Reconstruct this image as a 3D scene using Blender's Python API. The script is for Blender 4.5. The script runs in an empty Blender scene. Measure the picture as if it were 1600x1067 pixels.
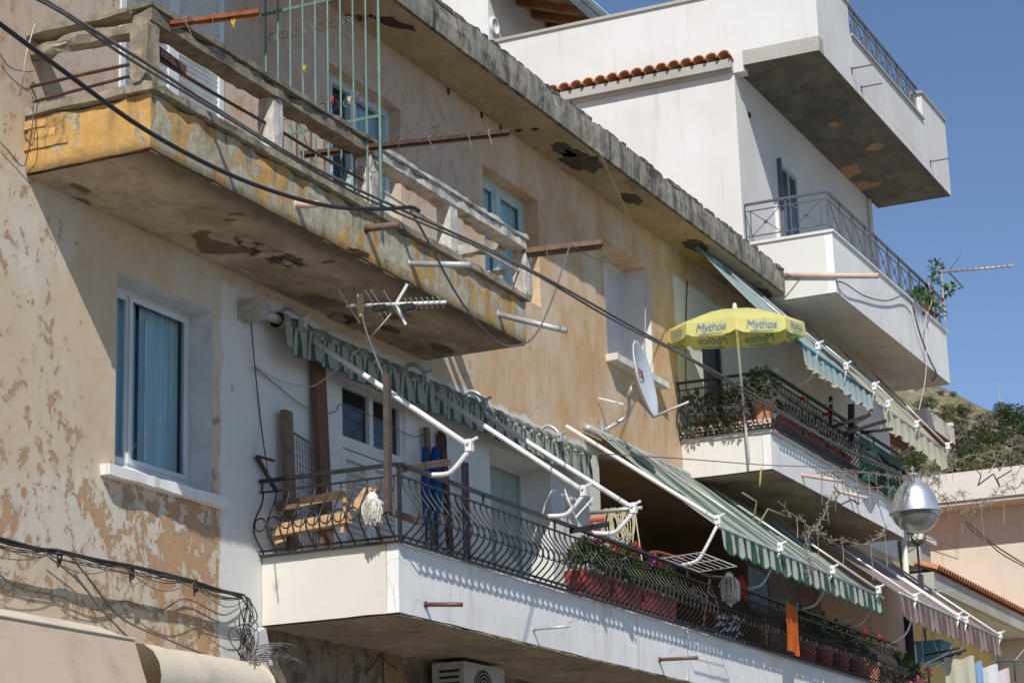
import bpy, bmesh, math, random
from mathutils import Vector, Matrix, noise
random.seed(7)
sc = bpy.context.scene
COL = sc.collection
# ------------------------------------------------------------------ camera
YAW, PITCH, ROLL, FOC = math.radians(24.825), math.radians(14.93), math.radians(-1.793), 3434.9
PW, PH = 1600.0, 1067.0
CAM = Vector((0.0, -10.0, 1.6))
_f = Vector((math.cos(YAW)*math.cos(PITCH), math.sin(YAW)*math.cos(PITCH), math.sin(PITCH)))
_r = _f.cross(Vector((0, 0, 1))).normalized()
_u = _r.cross(_f)
RIGHT = math.cos(ROLL)*_r + math.sin(ROLL)*_u
UP = -math.sin(ROLL)*_r + math.cos(ROLL)*_u
FWD = _f
cd = bpy.data.cameras.new('camera')
cd.sensor_width = 36.0
cd.sensor_fit = 'HORIZONTAL'
cd.lens = FOC/PW*36.0
cd.clip_start = 0.1
cd.clip_end = 5000
cam = bpy.data.objects.new('camera', cd)
COL.objects.link(cam)
cam.matrix_world = Matrix.Translation(CAM) @ Matrix((RIGHT, UP, -FWD)).transposed().to_4x4()
sc.camera = cam
# ------------------------------------------------------------------ light
SUN = Vector((-2.0, -1.0, 2.13)).normalized()
ELEV = math.asin(SUN.z)
w = bpy.data.worlds.new('World')
sc.world = w
w.use_nodes = True
wn = w.node_tree.nodes
bg = wn.get('Background') or wn.new('ShaderNodeBackground')
sky = wn.new('ShaderNodeTexSky')
sky.sky_type = 'NISHITA'
sky.sun_disc = False
sky.sun_elevation = ELEV
sky.sun_rotation = math.atan2(SUN.x, SUN.y)
sky.altitude = 2500
sky.air_density = 1.0
sky.dust_density = 0.05
sky.ozone_density = 3.0
w.node_tree.links.new(sky.outputs[0], bg.inputs[0])
bg.inputs[1].default_value = 0.10
sl = bpy.data.lights.new('sun', 'SUN')
sl.energy = 3.85
sl.angle = math.radians(0.53)
sl.color = (1.0, 0.955, 0.885)
so = bpy.data.objects.new('sun', sl)
COL.objects.link(so)
so.rotation_euler = SUN.to_track_quat('Z', 'Y').to_euler()
so.location = (0, -20, 40)
vs = sc.view_settings
vs.view_transform = 'Standard'
vs.look = 'None'
vs.gamma = 1.0
vs.exposure = 0.25
vs.use_curve_mapping = False
sc.render.engine = 'CYCLES'

# ------------------------------------------------------------------ measuring from the surveyed viewpoint
def ray(px, py):
    return RIGHT*((px-PW/2)/FOC) - UP*((py-PH/2)/FOC) + FWD
def on(ax, c, px, py):
    d = ray(px, py)
    return CAM + d*((c-CAM[ax])/d[ax])
def Y(px, py, y): return on(1, y, px, py)
def X(px, py, x): return on(0, x, px, py)
V = Vector

# ------------------------------------------------------------------ mesh builder
class MB:
    def __init__(s): s.v = []; s.f = []; s.m = []
    def add(s, vs, fs, m=0):
        b = len(s.v); s.v += [tuple(v) for v in vs]
        for f in fs: s.f.append(tuple(i+b for i in f)); s.m.append(m)
        return s
    def box(s, x0, x1, y0, y1, z0, z1, m=0):
        v = [(x, y, z) for x in (x0, x1) for y in (y0, y1) for z in (z0, z1)]
        return s.add(v, [(0,1,3,2),(4,6,7,5),(0,4,5,1),(2,3,7,6),(0,2,6,4),(1,5,7,3)], m)
    def beam(s, a, b, w, h, m=0, up=V((0,0,1))):
        a = V(a); b = V(b); d = (b-a).normalized()
        r = d.cross(up)
        if r.length < 1e-4: r = d.cross(V((0,1,0)))
        r.normalize(); u = r.cross(d)
        v = []
        for p in (a, b):
            for i, j in ((-1,-1),(1,-1),(1,1),(-1,1)): v.append(p+r*(i*w/2)+u*(j*h/2))
        return s.add(v, [(3,2,1,0),(4,5,6,7),(0,1,5,4),(1,2,6,5),(2,3,7,6),(3,0,4,7)], m)
    def tube(s, pts, r, n=6, m=0, cap=True, r1=None):
        pts = [V(p) for p in pts]; N = len(pts)
        if N < 2: return s
        b = len(s.v); prev = None
        for i, p in enumerate(pts):
            d = (pts[min(i+1, N-1)]-pts[max(i-1, 0)])
            d = d.normalized() if d.length > 1e-9 else V((0,0,1))
            if prev is None:
                a = d.cross(V((0,0,1)))
                if a.length < 1e-3: a = d.cross(V((0,1,0)))
            else:
                a = prev - d*prev.dot(d)
                if a.length < 1e-6: a = d.orthogonal()
            a.normalize(); prev = a; c = d.cross(a)
            rr = r if r1 is None else r+(r1-r)*i/(N-1)
            for k in range(n):
                t = 2*math.pi*k/n
                s.v.append(tuple(p+a*(rr*math.cos(t))+c*(rr*math.sin(t))))
        for i in range(N-1):
            for k in range(n):
                q = b+i*n; k2 = (k+1) % n
                s.f.append((q+k, q+k2, q+n+k2, q+n+k)); s.m.append(m)
        if cap:
            s.f.append(tuple(b+k for k in reversed(range(n)))); s.m.append(m)
            s.f.append(tuple(b+(N-1)*n+k for k in range(n))); s.m.append(m)
        return s
    def lathe(s, c, prof, n=24, m=0, ax=V((0,0,1))):
        c = V(c); ax = V(ax).normalized(); a = ax.orthogonal().normalized(); d = ax.cross(a)
        b = len(s.v)
        for (r, h) in prof:
            for k in range(n):
                t = 2*math.pi*k/n
                s.v.append(tuple(c+ax*h+(a*math.cos(t)+d*math.sin(t))*max(r, 1e-4)))
        for i in range(len(prof)-1):
            for k in range(n):
                k2 = (k+1) % n
                s.f.append((b+i*n+k, b+i*n+k2, b+(i+1)*n+k2, b+(i+1)*n+k)); s.m.append(m)
        return s
    def sheet(s, rows, m=0, mf=None):
        b = len(s.v); nc = len(rows[0])
        for r in rows: s.v += [tuple(p) for p in r]
        for i in range(len(rows)-1):
            for j in range(nc-1):
                s.f.append((b+i*nc+j, b+i*nc+j+1, b+(i+1)*nc+j+1, b+(i+1)*nc+j))
                s.m.append(mf(i, j) if mf else m)
        return s
    def ball(s, c, r, n=8, k=5, m=0, sq=(1,1,1)):
        c = V(c); b = len(s.v)
        for i in range(k+1):
            a = math.pi*i/k
            for j in range(n):
                t = 2*math.pi*j/n
                s.v.append((c.x+r*sq[0]*math.sin(a)*math.cos(t), c.y+r*sq[1]*math.sin(a)*math.sin(t), c.z+r*sq[2]*math.cos(a)))
        for i in range(k):
            for j in range(n):
                j2 = (j+1) % n
                s.f.append((b+i*n+j, b+(i+1)*n+j, b+(i+1)*n+j2, b+i*n+j2)); s.m.append(m)
        return s
    def leaf(s, c, d, up, L, W, m=0):
        c = V(c); d = V(d).normalized(); sd = d.cross(V(up))
        if sd.length < 1e-3: sd = d.orthogonal()
        sd.normalize()
        nrm = sd.cross(d)
        return s.add([c, c+d*L*.5+sd*W*.5+nrm*L*.06, c+d*L, c+d*L*.5-sd*W*.5+nrm*L*.06], [(0,1,2,3)], m)

WLOC = {}
def _wl(o): return WLOC.get(o.name, V((0,0,0))) if o else V((0,0,0))
def link(name, mesh, parent=None, loc=None, rot=None):
    o = bpy.data.objects.new(name, mesh); COL.objects.link(o)
    if parent: o.parent = parent
    if loc is not None: o.location = loc
    if rot is not None: o.rotation_euler = rot
    return o
def mesh_of(name, mb, mats, smooth=False, off=None):
    off = off or V((0,0,0))
    me = bpy.data.meshes.new(name)
    me.from_pydata([(v[0]-off.x, v[1]-off.y, v[2]-off.z) for v in mb.v], [], mb.f)
    if not isinstance(mats, (list, tuple)): mats = [mats]
    for m in mats: me.materials.append(m)
    if len(mats) > 1: me.polygons.foreach_set('material_index', mb.m)
    if smooth: me.polygons.foreach_set('use_smooth', [True]*len(me.polygons))
    me.update()
    return me
def part(name, mb, mats, parent, smooth=False, label=None, kind=None):
    """mesh given in world coordinates, parented to its thing or part"""
    off = _wl(parent)
    o = link(name, mesh_of(name, mb, mats, smooth, off), parent)
    WLOC[o.name] = off
    if label: o['label'] = label
    if kind: o['kind'] = kind
    return o
def thing(name, label, cat, loc=(0,0,0), group=None):
    o = link(name, None, None, loc); WLOC[o.name] = V(loc)
    o.empty_display_size = .1
    o['label'] = label; o['category'] = cat
    if group: o['group'] = group
    return o
def solo(name, mb, mats, label, cat, group=None, smooth=False):
    o = part(name, mb, mats, None, smooth); o['label'] = label; o['category'] = cat
    if group: o['group'] = group
    return o
def struct(name, mb, mats, kind='structure', smooth=False):
    o = part(name, mb, mats, None, smooth); o['kind'] = kind
    return o
def inst(name, me, parent, wloc, rot=None, scale=None):
    o = link(name, me, parent, V(wloc)-_wl(parent), rot)
    if scale: o.scale = scale
    WLOC[o.name] = V(wloc)
    return o
def lerp(a, b, t): return a+(b-a)*t
def sagline(a, b, sag, n=16, wob=0, seed=0):
    a = V(a); b = V(b); out = []
    for i in range(n+1):
        t = i/n; p = a.lerp(b, t); p.z -= sag*4*t*(1-t)
        if wob: p += V(noise.noise_vector(V((t*5+seed*3.1, seed, 0))))*wob*min(1, 6*t, 6*(1-t))
        out.append(p)
    return out
def smooth_path(pts, n=6):
    pts = [V(p) for p in pts]; out = []
    P = [pts[0]*2-pts[1]]+pts+[pts[-1]*2-pts[-2]]
    for i in range(1, len(P)-2):
        for k in range(n):
            t = k/n; a, b, c, d = P[i-1], P[i], P[i+1], P[i+2]
            out.append(.5*((2*b)+(c-a)*t+(2*a-5*b+4*c-d)*t*t+(3*b-a-3*c+d)*t**3))
    out.append(pts[-1]); return out
def rough_box(mb, x0, x1, y0, y1, z0, z1, st=.12, amp=.012, freq=5., edge=.02, seed=0, m=0):
    """box whose faces are gridded and knocked about, worn most along its edges"""
    lo = V((x0,y0,z0)); hi = V((x1,y1,z1)); size = hi-lo
    nn = [max(1, min(90, int(round(size[i]/st)))) for i in range(3)]
    ctr = (lo+hi)/2
    def disp(p):
        q = V(p)
        e = sum(1 for i in range(3) if abs(q[i]-lo[i]) < 1e-6 or abs(q[i]-hi[i]) < 1e-6)
        nv = noise.noise_vector(q*freq+V((seed,seed*.7,0)))
        q2 = q+nv*amp
        if e >= 2:
            k = abs(noise.noise(q*freq*.8+V((0,seed,9))))*edge*2
            for i in range(3):
                if abs(p[i]-lo[i]) < 1e-6: q2[i] += k
                elif abs(p[i]-hi[i]) < 1e-6: q2[i] -= k
        return q2
    cache = {}
    def vid(p):
        k = (round(p[0],5), round(p[1],5), round(p[2],5))
        if k not in cache:
            cache[k] = len(mb.v); mb.v.append(tuple(disp(V(k))))
        return cache[k]
    for ax in range(3):
        a, b = (ax+1) % 3, (ax+2) % 3
        for side in (0, 1):
            for i in range(nn[a]):
                for j in range(nn[b]):
                    q = []
                    for (di, dj) in ((0,0),(1,0),(1,1),(0,1)):
                        p = [0,0,0]; p[ax] = (lo, hi)[side][ax]
                        p[a] = lo[a]+size[a]*(i+di)/nn[a]; p[b] = lo[b]+size[b]*(j+dj)/nn[b]
                        q.append(vid(p))
                    if side == 0: q.reverse()
                    mb.f.append(tuple(q)); mb.m.append(m)
    return mb
def xbox(mb, x0, x1, z0, z1, y0, y1, m=0): return mb.box(x0, x1, y0, y1, z0, z1, m)

# ------------------------------------------------------------------ materials
class NT:
    def __init__(s, name):
        s.mat = bpy.data.materials.new(name); s.mat.use_nodes = True
        s.nt = s.mat.node_tree; s.nt.nodes.clear()
        s.out = s.n('ShaderNodeOutputMaterial')
        s.bs = s.n('ShaderNodeBsdfPrincipled')
        s.nt.links.new(s.bs.outputs[0], s.out.inputs[0])
    def n(s, t): return s.nt.nodes.new(t)
    def set(s, sock, v):
        if v is None: return
        if hasattr(v, 'is_output') or isinstance(v, bpy.types.NodeSocket): s.nt.links.new(v, sock)
        else:
            if isinstance(v, (tuple, list)) and len(v) == 3 and sock.type == 'RGBA': v = (*v, 1)
            sock.default_value = v
    def pos(s): return s.n('ShaderNodeNewGeometry').outputs['Position']
    def obj(s): return s.n('ShaderNodeTexCoord').outputs['Object']
    def rnd(s): return s.n('ShaderNodeObjectInfo').outputs['Random']
    def scale(s, v, k):
        m = s.n('ShaderNodeVectorMath'); m.operation = 'MULTIPLY'
        s.set(m.inputs[0], v); m.inputs[1].default_value = k; return m.outputs[0]
    def vadd(s, v, k):
        m = s.n('ShaderNodeVectorMath'); m.operation = 'ADD'
        s.set(m.inputs[0], v); s.set(m.inputs[1], k); return m.outputs[0]
    def noise(s, v, sc_, det=4, rough=.55, dist=0.):
        t = s.n('ShaderNodeTexNoise'); s.set(t.inputs['Vector'], v)
        t.inputs['Scale'].default_value = sc_; t.inputs['Detail'].default_value = det
        t.inputs['Roughness'].default_value = rough; t.inputs['Distortion'].default_value = dist
        return t.outputs['Fac']
    def noisec(s, v, sc_, det=3):
        t = s.n('ShaderNodeTexNoise'); s.set(t.inputs['Vector'], v)
        t.inputs['Scale'].default_value = sc_; t.inputs['Detail'].default_value = det
        return t.outputs['Color']
    def voro(s, v, sc_, feat='F1'):
        t = s.n('ShaderNodeTexVoronoi'); t.feature = feat; s.set(t.inputs['Vector'], v)
        t.inputs['Scale'].default_value = sc_; return t.outputs['Distance']
    def step(s, f, a, b, lo=0., hi=1.):
        m = s.n('ShaderNodeMapRange'); m.clamp = True; m.interpolation_type = 'SMOOTHSTEP'
        s.set(m.inputs[0], f)
        if a > b: a, b, lo, hi = b, a, hi, lo
        m.inputs[1].default_value = a; m.inputs[2].default_value = b
        m.inputs[3].default_value = lo; m.inputs[4].default_value = hi; return m.outputs[0]
    def math(s, op, a, b=None):
        m = s.n('ShaderNodeMath'); m.operation = op; s.set(m.inputs[0], a)
        if b is not None: s.set(m.inputs[1], b)
        return m.outputs[0]
    def mix(s, f, a, b):
        m = s.n('ShaderNodeMix'); m.data_type = 'RGBA'
        s.set(m.inputs[0], f); s.set(m.inputs[6], a); s.set(m.inputs[7], b); return m.outputs[2]
    def mul(s, f, a, b):
        m = s.n('ShaderNodeMix'); m.data_type = 'RGBA'; m.blend_type = 'MULTIPLY'
        s.set(m.inputs[0], f); s.set(m.inputs[6], a); s.set(m.inputs[7], b); return m.outputs[2]
    def xyz(s, v):
        m = s.n('ShaderNodeSeparateXYZ'); s.set(m.inputs[0], v); return m.outputs
    def bump(s, h, strength=.4, dist=.01, nrm=None):
        b = s.n('ShaderNodeBump'); b.inputs['Strength'].default_value = strength
        b.inputs['Distance'].default_value = dist; s.set(b.inputs['Height'], h)
        if nrm: s.set(b.inputs['Normal'], nrm)
        return b.outputs[0]
    def done(s, col, rough=.8, nrm=None, metal=0., spec=None, trans=0.):
        s.set(s.bs.inputs['Base Color'], col); s.set(s.bs.inputs['Roughness'], rough)
        s.set(s.bs.inputs['Metallic'], metal)
        if spec is not None: s.set(s.bs.inputs['Specular IOR Level'], spec)
        if nrm: s.set(s.bs.inputs['Normal'], nrm)
        if trans:
            tr = s.n('ShaderNodeBsdfTranslucent'); s.set(tr.inputs[0], col)
            mx = s.n('ShaderNodeMixShader'); mx.inputs[0].default_value = trans
            s.nt.links.new(s.bs.outputs[0], mx.inputs[1]); s.nt.links.new(tr.outputs[0], mx.inputs[2])
            s.nt.links.new(mx.outputs[0], s.out.inputs[0])
        return s.mat
def simple(name, col, rough=.7, var=.25, sc_=6., metal=0., bump=.15, dirt=None, dirtamt=.5, spec=None, trans=0., objrand=0.):
    t = NT(name); p = t.pos()
    n = t.noise(p, sc_, 5, .6)
    dark = tuple(c*(1-var) for c in col); light = tuple(min(1, c*(1+var*.5)) for c in col)
    c = t.mix(t.step(n, .3, .7), dark, light)
    if dirt:
        d = t.noise(t.scale(p, (1.7,1.7,.6)), 3., 7, .68)
        c = t.mix(t.step(d, .52, .72, 0, dirtamt), c, dirt)
    if objrand:
        c = t.mul(t.step(t.rnd(), 0, 1, 0, objrand), c, (.45,.42,.4))
    nb = t.bump(t.noise(p, sc_*6, 4), bump, .006) if bump else None
    return t.done(c, rough, nb, metal, spec, trans)
# ------------------------------------------------------------------ wall and concrete materials
def wall_mat():
    t = NT('old_plaster'); p = t.pos(); s = t.xyz(p); x, z = s[0], s[2]
    big = t.noise(t.scale(p, (.55,.55,.35)), 1.0, 4, .55)
    med = t.noise(t.scale(p, (1,1,.8)), 5.5, 12, .74, .5)
    fine = t.noise(p, 9., 9, .7)
    streak = t.noise(t.scale(p, (1.3,1.3,.6)), 1.3, 9, .7, .2)
    cream = t.mix(t.step(streak, .35, .68), (.61,.495,.355), (.56,.43,.285))
    cream = t.mix(t.step(big, .5, .62, 0, .5), cream, (.62,.545,.43))
    under = t.mix(t.step(fine, .35, .7), (.50,.325,.19), (.44,.265,.145))
    # flakes: more of them low and at the left
    peelf = t.math('ADD', t.math('MULTIPLY', med, .60), t.math('MULTIPLY', fine, .40))
    grad = t.math('ADD', t.math('MULTIPLY', t.step(x, 13.4, 11.4), .06), t.math('MULTIPLY', t.step(z, 6.6, 4.2), .062))
    grad = t.math('ADD', grad, t.math('MULTIPLY', t.math('SUBTRACT', big, .5), .34))
    peel = t.step(t.math('ADD', peelf, grad), .590, .600)
    cream = t.mix(t.step(t.noise(t.vadd(p,(5.,2.,8.)), .8, 5, .6), .48, .6, 0, .7), cream, (.64,.585,.50))
    soft = t.step(t.math('ADD', t.math('ADD', t.math('MULTIPLY', med, .75), t.math('MULTIPLY', fine, .25)), grad), .52, .62, 0, .55)
    cream = t.mix(soft, cream, (.52,.38,.25))
    c = t.mix(peel, cream, under)
    rim = t.math('SUBTRACT', t.step(t.math('ADD', peelf, grad), .580, .590), peel)
    c = t.mix(t.math('MULTIPLY', t.math('MAXIMUM', rim, 0.), .45), c, (.66,.60,.51))
    # upper right: soft tan with pale wash, vertical
    wash = t.noise(t.scale(p, (1.4,1.4,.6)), 1.3, 10, .72, .15)
    tan = t.mix(t.step(wash, .34, .66), (.55,.345,.18), (.64,.52,.38))
    tan = t.mix(t.step(fine, .55, .7, 0, .4), tan, (.44,.27,.145))
    tan = t.mix(t.step(t.noise(t.vadd(p,(2.,9.,3.)), 1.0, 10, .72, .1), .48, .68, 0, .7), tan, (.52,.29,.125))
    up = t.step(x, 19.6, 21.5)
    c = t.mix(up, c, tan)
    # storey behind the upper balcony: greyish pink
    gp = t.mix(t.step(med, .5, .56), (.50,.40,.33), (.47,.31,.21))
    c = t.mix(t.math('MULTIPLY', t.step(z, 7.5, 8.0), t.step(x, 21.2, 20.2, 0, .75)), c, gp)
    crack = t.voro(t.vadd(p, t.scale(t.noisec(p, 2.5, 5), (.5,.5,.5))), .75, 'DISTANCE_TO_EDGE')
    ck = t.math('MULTIPLY', t.step(crack, .0045, .001), t.step(t.noise(p, .8, 2), .52, .58))
    c = t.mix(t.math('MULTIPLY', ck, .7), c, (.16,.12,.09))
    # paint: white zone on the first floor wall
    wob = t.math('MULTIPLY', t.math('SUBTRACT', t.noise(p, 3., 4, .6), .5), .22)
    xw = t.math('ADD', x, wob); zw = t.math('ADD', z, wob)
    m1 = t.math('MULTIPLY', t.step(xw, 15.60, 15.64), t.step(xw, 24.5, 24.4))
    ztop = t.math('MULTIPLY', t.step(zw, 7.16, 7.10), m1)
    m1 = t.math('MULTIPLY', ztop, t.math('MAXIMUM', t.step(zw, 4.16, 4.19), t.math('MULTIPLY', t.step(zw, 3.6, 3.7), t.step(xw, 16.35, 16.2))))
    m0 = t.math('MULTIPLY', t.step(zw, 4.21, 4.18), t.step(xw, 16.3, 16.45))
    # white zone beside the second floor door
    m2 = t.math('MULTIPLY', t.step(xw, 26.85, 26.92), t.math('MULTIPLY', t.step(zw, 10.12, 10.06), t.step(z, 7.2, 7.3)))
    white = t.mix(t.step(fine, .5, .75, 0, .35), (.70,.69,.66), (.56,.53,.48))
    white = t.mix(t.step(t.noise(t.scale(p,(1,1,.4)), 2.2, 6, .65), .62, .74, 0, .4), white, (.50,.44,.36))
    chip = t.step(t.noise(t.scale(p,(1.6,1.6,1)), 3.1, 8, .66), .655, .662)
    white = t.mix(t.math('MULTIPLY', chip, t.step(x, 17.2, 16.2)), white, (.42,.32,.24))
    mw = t.math('MAXIMUM', m1, m2)
    c = t.mix(mw, c, white)
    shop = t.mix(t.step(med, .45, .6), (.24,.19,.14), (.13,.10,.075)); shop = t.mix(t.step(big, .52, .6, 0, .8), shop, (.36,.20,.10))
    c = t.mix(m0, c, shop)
    # brown kitchen recess paint at the far end of the first floor
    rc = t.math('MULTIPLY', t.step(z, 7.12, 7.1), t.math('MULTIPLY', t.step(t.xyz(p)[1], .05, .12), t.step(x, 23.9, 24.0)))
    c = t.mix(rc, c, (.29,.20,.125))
    # grime
    g = t.noise(t.scale(p, (1,1,.45)), 1.7, 8, .7)
    c = t.mix(t.step(g, .58, .75, 0, .45), c, (.27,.22,.17))
    h = t.math('SUBTRACT', t.math('MULTIPLY', fine, .35), t.math('MULTIPLY', t.math('MULTIPLY', t.math('MULTIPLY', peel, t.math('SUBTRACT', 1., mw)), t.math('SUBTRACT', 1., up)), 1.1))
    return t.done(c, .9, t.bump(h, .8, .012), spec=.2)
def ochre_mat():
    t = NT('ochre_limewash'); p = t.pos(); s = t.xyz(p); x, y, z = s
    a = t.noise(t.scale(p, (1.4,1.4,.8)), 2.6, 9, .66, .5)
    b = t.noise(p, 11., 8, .7)
    st = t.noise(t.scale(p, (5,5,.5)), 2., 6, .62)
    och = t.mix(t.step(b, .3, .7), (.56,.34,.115), (.46,.26,.085))
    och = t.mix(t.step(a, .5, .62, 0, .55), och, (.62,.44,.20))
    bare = t.mix(t.step(b, .35, .65), (.50,.45,.34), (.34,.30,.21))
    front = t.step(y, -1.14, -1.10)          # 1 on the street face
    front = t.math('SUBTRACT', 1., front)
    front = t.step(y, -1.16, -1.13, 1, 0)
    amt = t.math('ADD', a, t.math('MULTIPLY', front, .14))
    c = t.mix(t.step(amt, .56, .60), och, bare)
    c = t.mix(t.step(t.noise(p, 4.5, 8, .7), .585, .63, 0, .85), c, (.45,.43,.37))
    c = t.mix(t.step(t.noise(t.vadd(p,(3.,1.,5.)), 3.1, 9, .72), .57, .68, 0, .65), c, (.25,.19,.11))
    run = t.math('MULTIPLY', t.step(st, .45, .72), t.step(z, 7.35, 7.75, .25, 1))
    c = t.mix(t.math('MULTIPLY', run, .85), c, (.15,.12,.08))
    moss = t.step(t.math('ADD', z, t.math('MULTIPLY', t.math('SUBTRACT', b, .5), .16)), 7.36, 7.27)
    c = t.mix(t.math('MULTIPLY', moss, .8), c, (.11,.085,.05))
    h = t.math('SUBTRACT', t.math('MULTIPLY', b, .6), t.step(amt, .575, .60, 0, .8))
    return t.done(c, .92, t.bump(h, .6, .012), spec=.15)
def concrete_mat(name, c1, c2, dirt=(.07,.06,.045), stain=.6, streak=True, lichen=None, sc_=6.):
    t = NT(name); p = t.pos()
    a = t.noise(p, sc_, 9, .7); b = t.noise(p, sc_*5, 6, .65)
    c = t.mix(t.step(a, .35, .65), c1, c2)
    if streak:
        st = t.noise(t.scale(p, (3.1,3.1,.55)), 2.1, 8, .68, .5)
        c = t.mix(t.step(st, .44, .66, 0, stain), c, dirt)
    g = t.noise(p, 2.1, 8, .7)
    c = t.mix(t.step(g, .53, .68, 0, stain), c, dirt)
    if lichen: c = t.mix(t.step(b, .60, .66, 0, .7), c, lichen)
    return t.done(c, .93, t.bump(t.math('ADD', a, t.math('MULTIPLY', b, .5)), .7, .014), spec=.15)
def soffit_mat(name, c1, c2, dark, patch, pscale=1.3, pth=.62, edge=.02, drip=None):
    t = NT(name); p = t.pos()
    a = t.noise(t.scale(p, (1,1.6,1)), 1.6, 8, .65, .4); b = t.noise(p, 8., 7, .7)
    c = t.mix(t.step(a, .35, .62), c1, c2)
    c = t.mix(t.step(b, .5, .75, 0, .4), c, dark)
    g = t.noise(t.vadd(p, (7.3,2.1,0)), 1.2, 7, .66, .3)
    c = t.mix(t.step(g, .55, .68, 0, .65), c, dark)
    q = t.noise(t.vadd(p, (1.3,4.1,2.)), pscale, 3, .5, .2)
    if drip: c = t.mix(t.math('MULTIPLY', t.step(t.math('ADD', t.xyz(p)[1], t.math('MULTIPLY', t.math('SUBTRACT', a, .5), .9)), drip+.32, drip-.02), .8), c, (.075,.055,.035))
    pm = t.step(q, pth, pth+edge)
    c = t.mix(pm, c, patch)
    return t.done(c, .92, t.bump(t.math('SUBTRACT', t.math('MULTIPLY', b, .4), pm), .5, .015), spec=.15)
def white_mat(name, c1, c2, stain=(.45,.41,.36), amt=.35):
    t = NT(name); p = t.pos()
    a = t.noise(p, .7, 6, .6); b = t.noise(p, 14., 6, .65); st = t.noise(t.scale(p, (3,3,.3)), 1.6, 6, .6)
    c = t.mix(t.step(a, .35, .65), c1, c2)
    c = t.mix(t.step(st, .56, .74, 0, amt), c, stain)
    c = t.mix(t.step(b, .62, .72, 0, amt*.5), c, stain)
    return t.done(c, .85, t.bump(t.math('ADD', t.math('MULTIPLY', b, .4), a), .25, .01), spec=.2)
def parapet_mat():
    t = NT('brightened_parapet'); p = t.pos(); z = t.xyz(p)[2]
    a = t.noise(p, .9, 6, .6); b = t.noise(p, 13., 7, .7)
    c = t.mix(t.step(a, .35, .65), (.83,.82,.80), (.745,.73,.70))
    st = t.noise(t.scale(p, (4.2,4.2,.22)), 1.7, 6, .62)
    zl = t.math('FRACT', t.math('MULTIPLY', z, 1.))
    c = t.mix(t.step(st, .55, .72, 0, .45), c, (.50,.43,.34))
    run = t.noise(t.scale(p, (9,9,.15)), 1.3, 4, .5)
    c = t.mix(t.step(run, .66, .72, 0, .55), c, (.46,.29,.17))
    c = t.mix(t.step(b, .58, .70, 0, .3), c, (.52,.47,.40))
    crack = t.voro(t.vadd(t.scale(p,(.5,.5,1.6)), t.scale(t.noisec(p, 2., 5), (.4,.4,.4))), .9, 'DISTANCE_TO_EDGE')
    c = t.mix(t.math('MULTIPLY', t.step(crack, .006, .001), t.step(t.noise(p,.7,2), .48, .56, 0, .4)), c, (.30,.27,.24))
    return t.done(c, .85, t.bump(t.math('ADD', t.math('MULTIPLY', b, .5), a), .35, .012), spec=.2)
M = {}
M['wall'] = wall_mat()
M['ochre'] = ochre_mat()
M['ledge'] = concrete_mat('weathered_ledge', (.36,.315,.235), (.22,.19,.135), (.06,.05,.035), .7, False, (.42,.38,.28))
M['beam'] = concrete_mat('weathered_beam', (.27,.235,.18), (.16,.14,.10), (.05,.042,.03), .7, False, (.36,.33,.26))
M['paleconc'] = concrete_mat('pale_painted_concrete', (.66,.63,.58), (.52,.48,.42), (.12,.10,.08), .55, True, None)
M['post'] = concrete_mat('crumbling_post', (.40,.335,.245), (.25,.205,.145), (.09,.07,.05), .5, True, (.47,.41,.31), 9.)
M['fascia'] = concrete_mat('eave_fascia', (.40,.365,.30), (.25,.225,.18), (.045,.042,.036), .85, True, (.36,.345,.30), 5.)
M['roofedge'] = concrete_mat('eave_top_mortar', (.23,.22,.19), (.12,.115,.10), (.04,.04,.035), .6, False, (.30,.29,.25), 7.)
M['soffit'] = soffit_mat('eave_soffit', (.44,.345,.22), (.36,.275,.17), (.115,.085,.055), (.05,.042,.035), 1.1, .70)
M['balsoffit'] = soffit_mat('balcony_soffit', (.50,.40,.28), (.32,.245,.165), (.075,.055,.038), (.185,.125,.075), 1.5, .645, .02, -1.13)
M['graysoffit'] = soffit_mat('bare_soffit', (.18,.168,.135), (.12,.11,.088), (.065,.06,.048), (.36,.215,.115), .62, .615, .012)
M['spall'] = concrete_mat('spalled_concrete', (.115,.098,.075), (.06,.05,.04), (.04,.035,.03), .5, False, (.2,.17,.13), 9.)
M['spall2'] = concrete_mat('spalled_slab', (.20,.15,.10), (.12,.088,.058), (.06,.045,.03), .5, False, (.27,.21,.15), 9.)
M['plainsoffit'] = soffit_mat('plain_soffit', (.60,.55,.48), (.54,.48,.41), (.40,.34,.28), (.47,.39,.31), 1., .72)
M['brownsoffit'] = soffit_mat('brown_soffit', (.36,.295,.205), (.28,.22,.15), (.11,.085,.06), (.40,.36,.31), 1., .68)
M['white'] = white_mat('white_render', (.715,.70,.675), (.655,.635,.60), (.50,.46,.41), .4)
M['cream'] = white_mat('cream_render', (.70,.675,.62), (.655,.62,.55), (.50,.43,.33), .3)  # on balcony ends: same paint as the fronts, darkened to balance the sunlight
M['whitepar'] = parapet_mat()  # street faces: colour brightened to make up for the grazing sun
M['greyband'] = white_mat('grey_band', (.44,.43,.39), (.38,.36,.31))
M['pinkwall'] = white_mat('pink_render', (.66,.585,.485), (.61,.53,.43), (.48,.31,.20), .45)
M['yellowwall'] = white_mat('yellow_render', (.56,.43,.17), (.50,.37,.14), (.38,.28,.13), .3)
M['shopwall'] = concrete_mat('shop_wall', (.32,.25,.18), (.21,.16,.11), (.05,.04,.03), .7, True, None, 3.)
M['liner'] = simple('shaded_reveal', (.56,.57,.56), .8, .12, 4, bump=.2, dirt=(.42,.39,.34))  # white reveal greyed, the shade of the recess is in the colour
M['alu'] = simple('white_aluminium', (.66,.69,.71), .45, .08, 3, bump=0)
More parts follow.
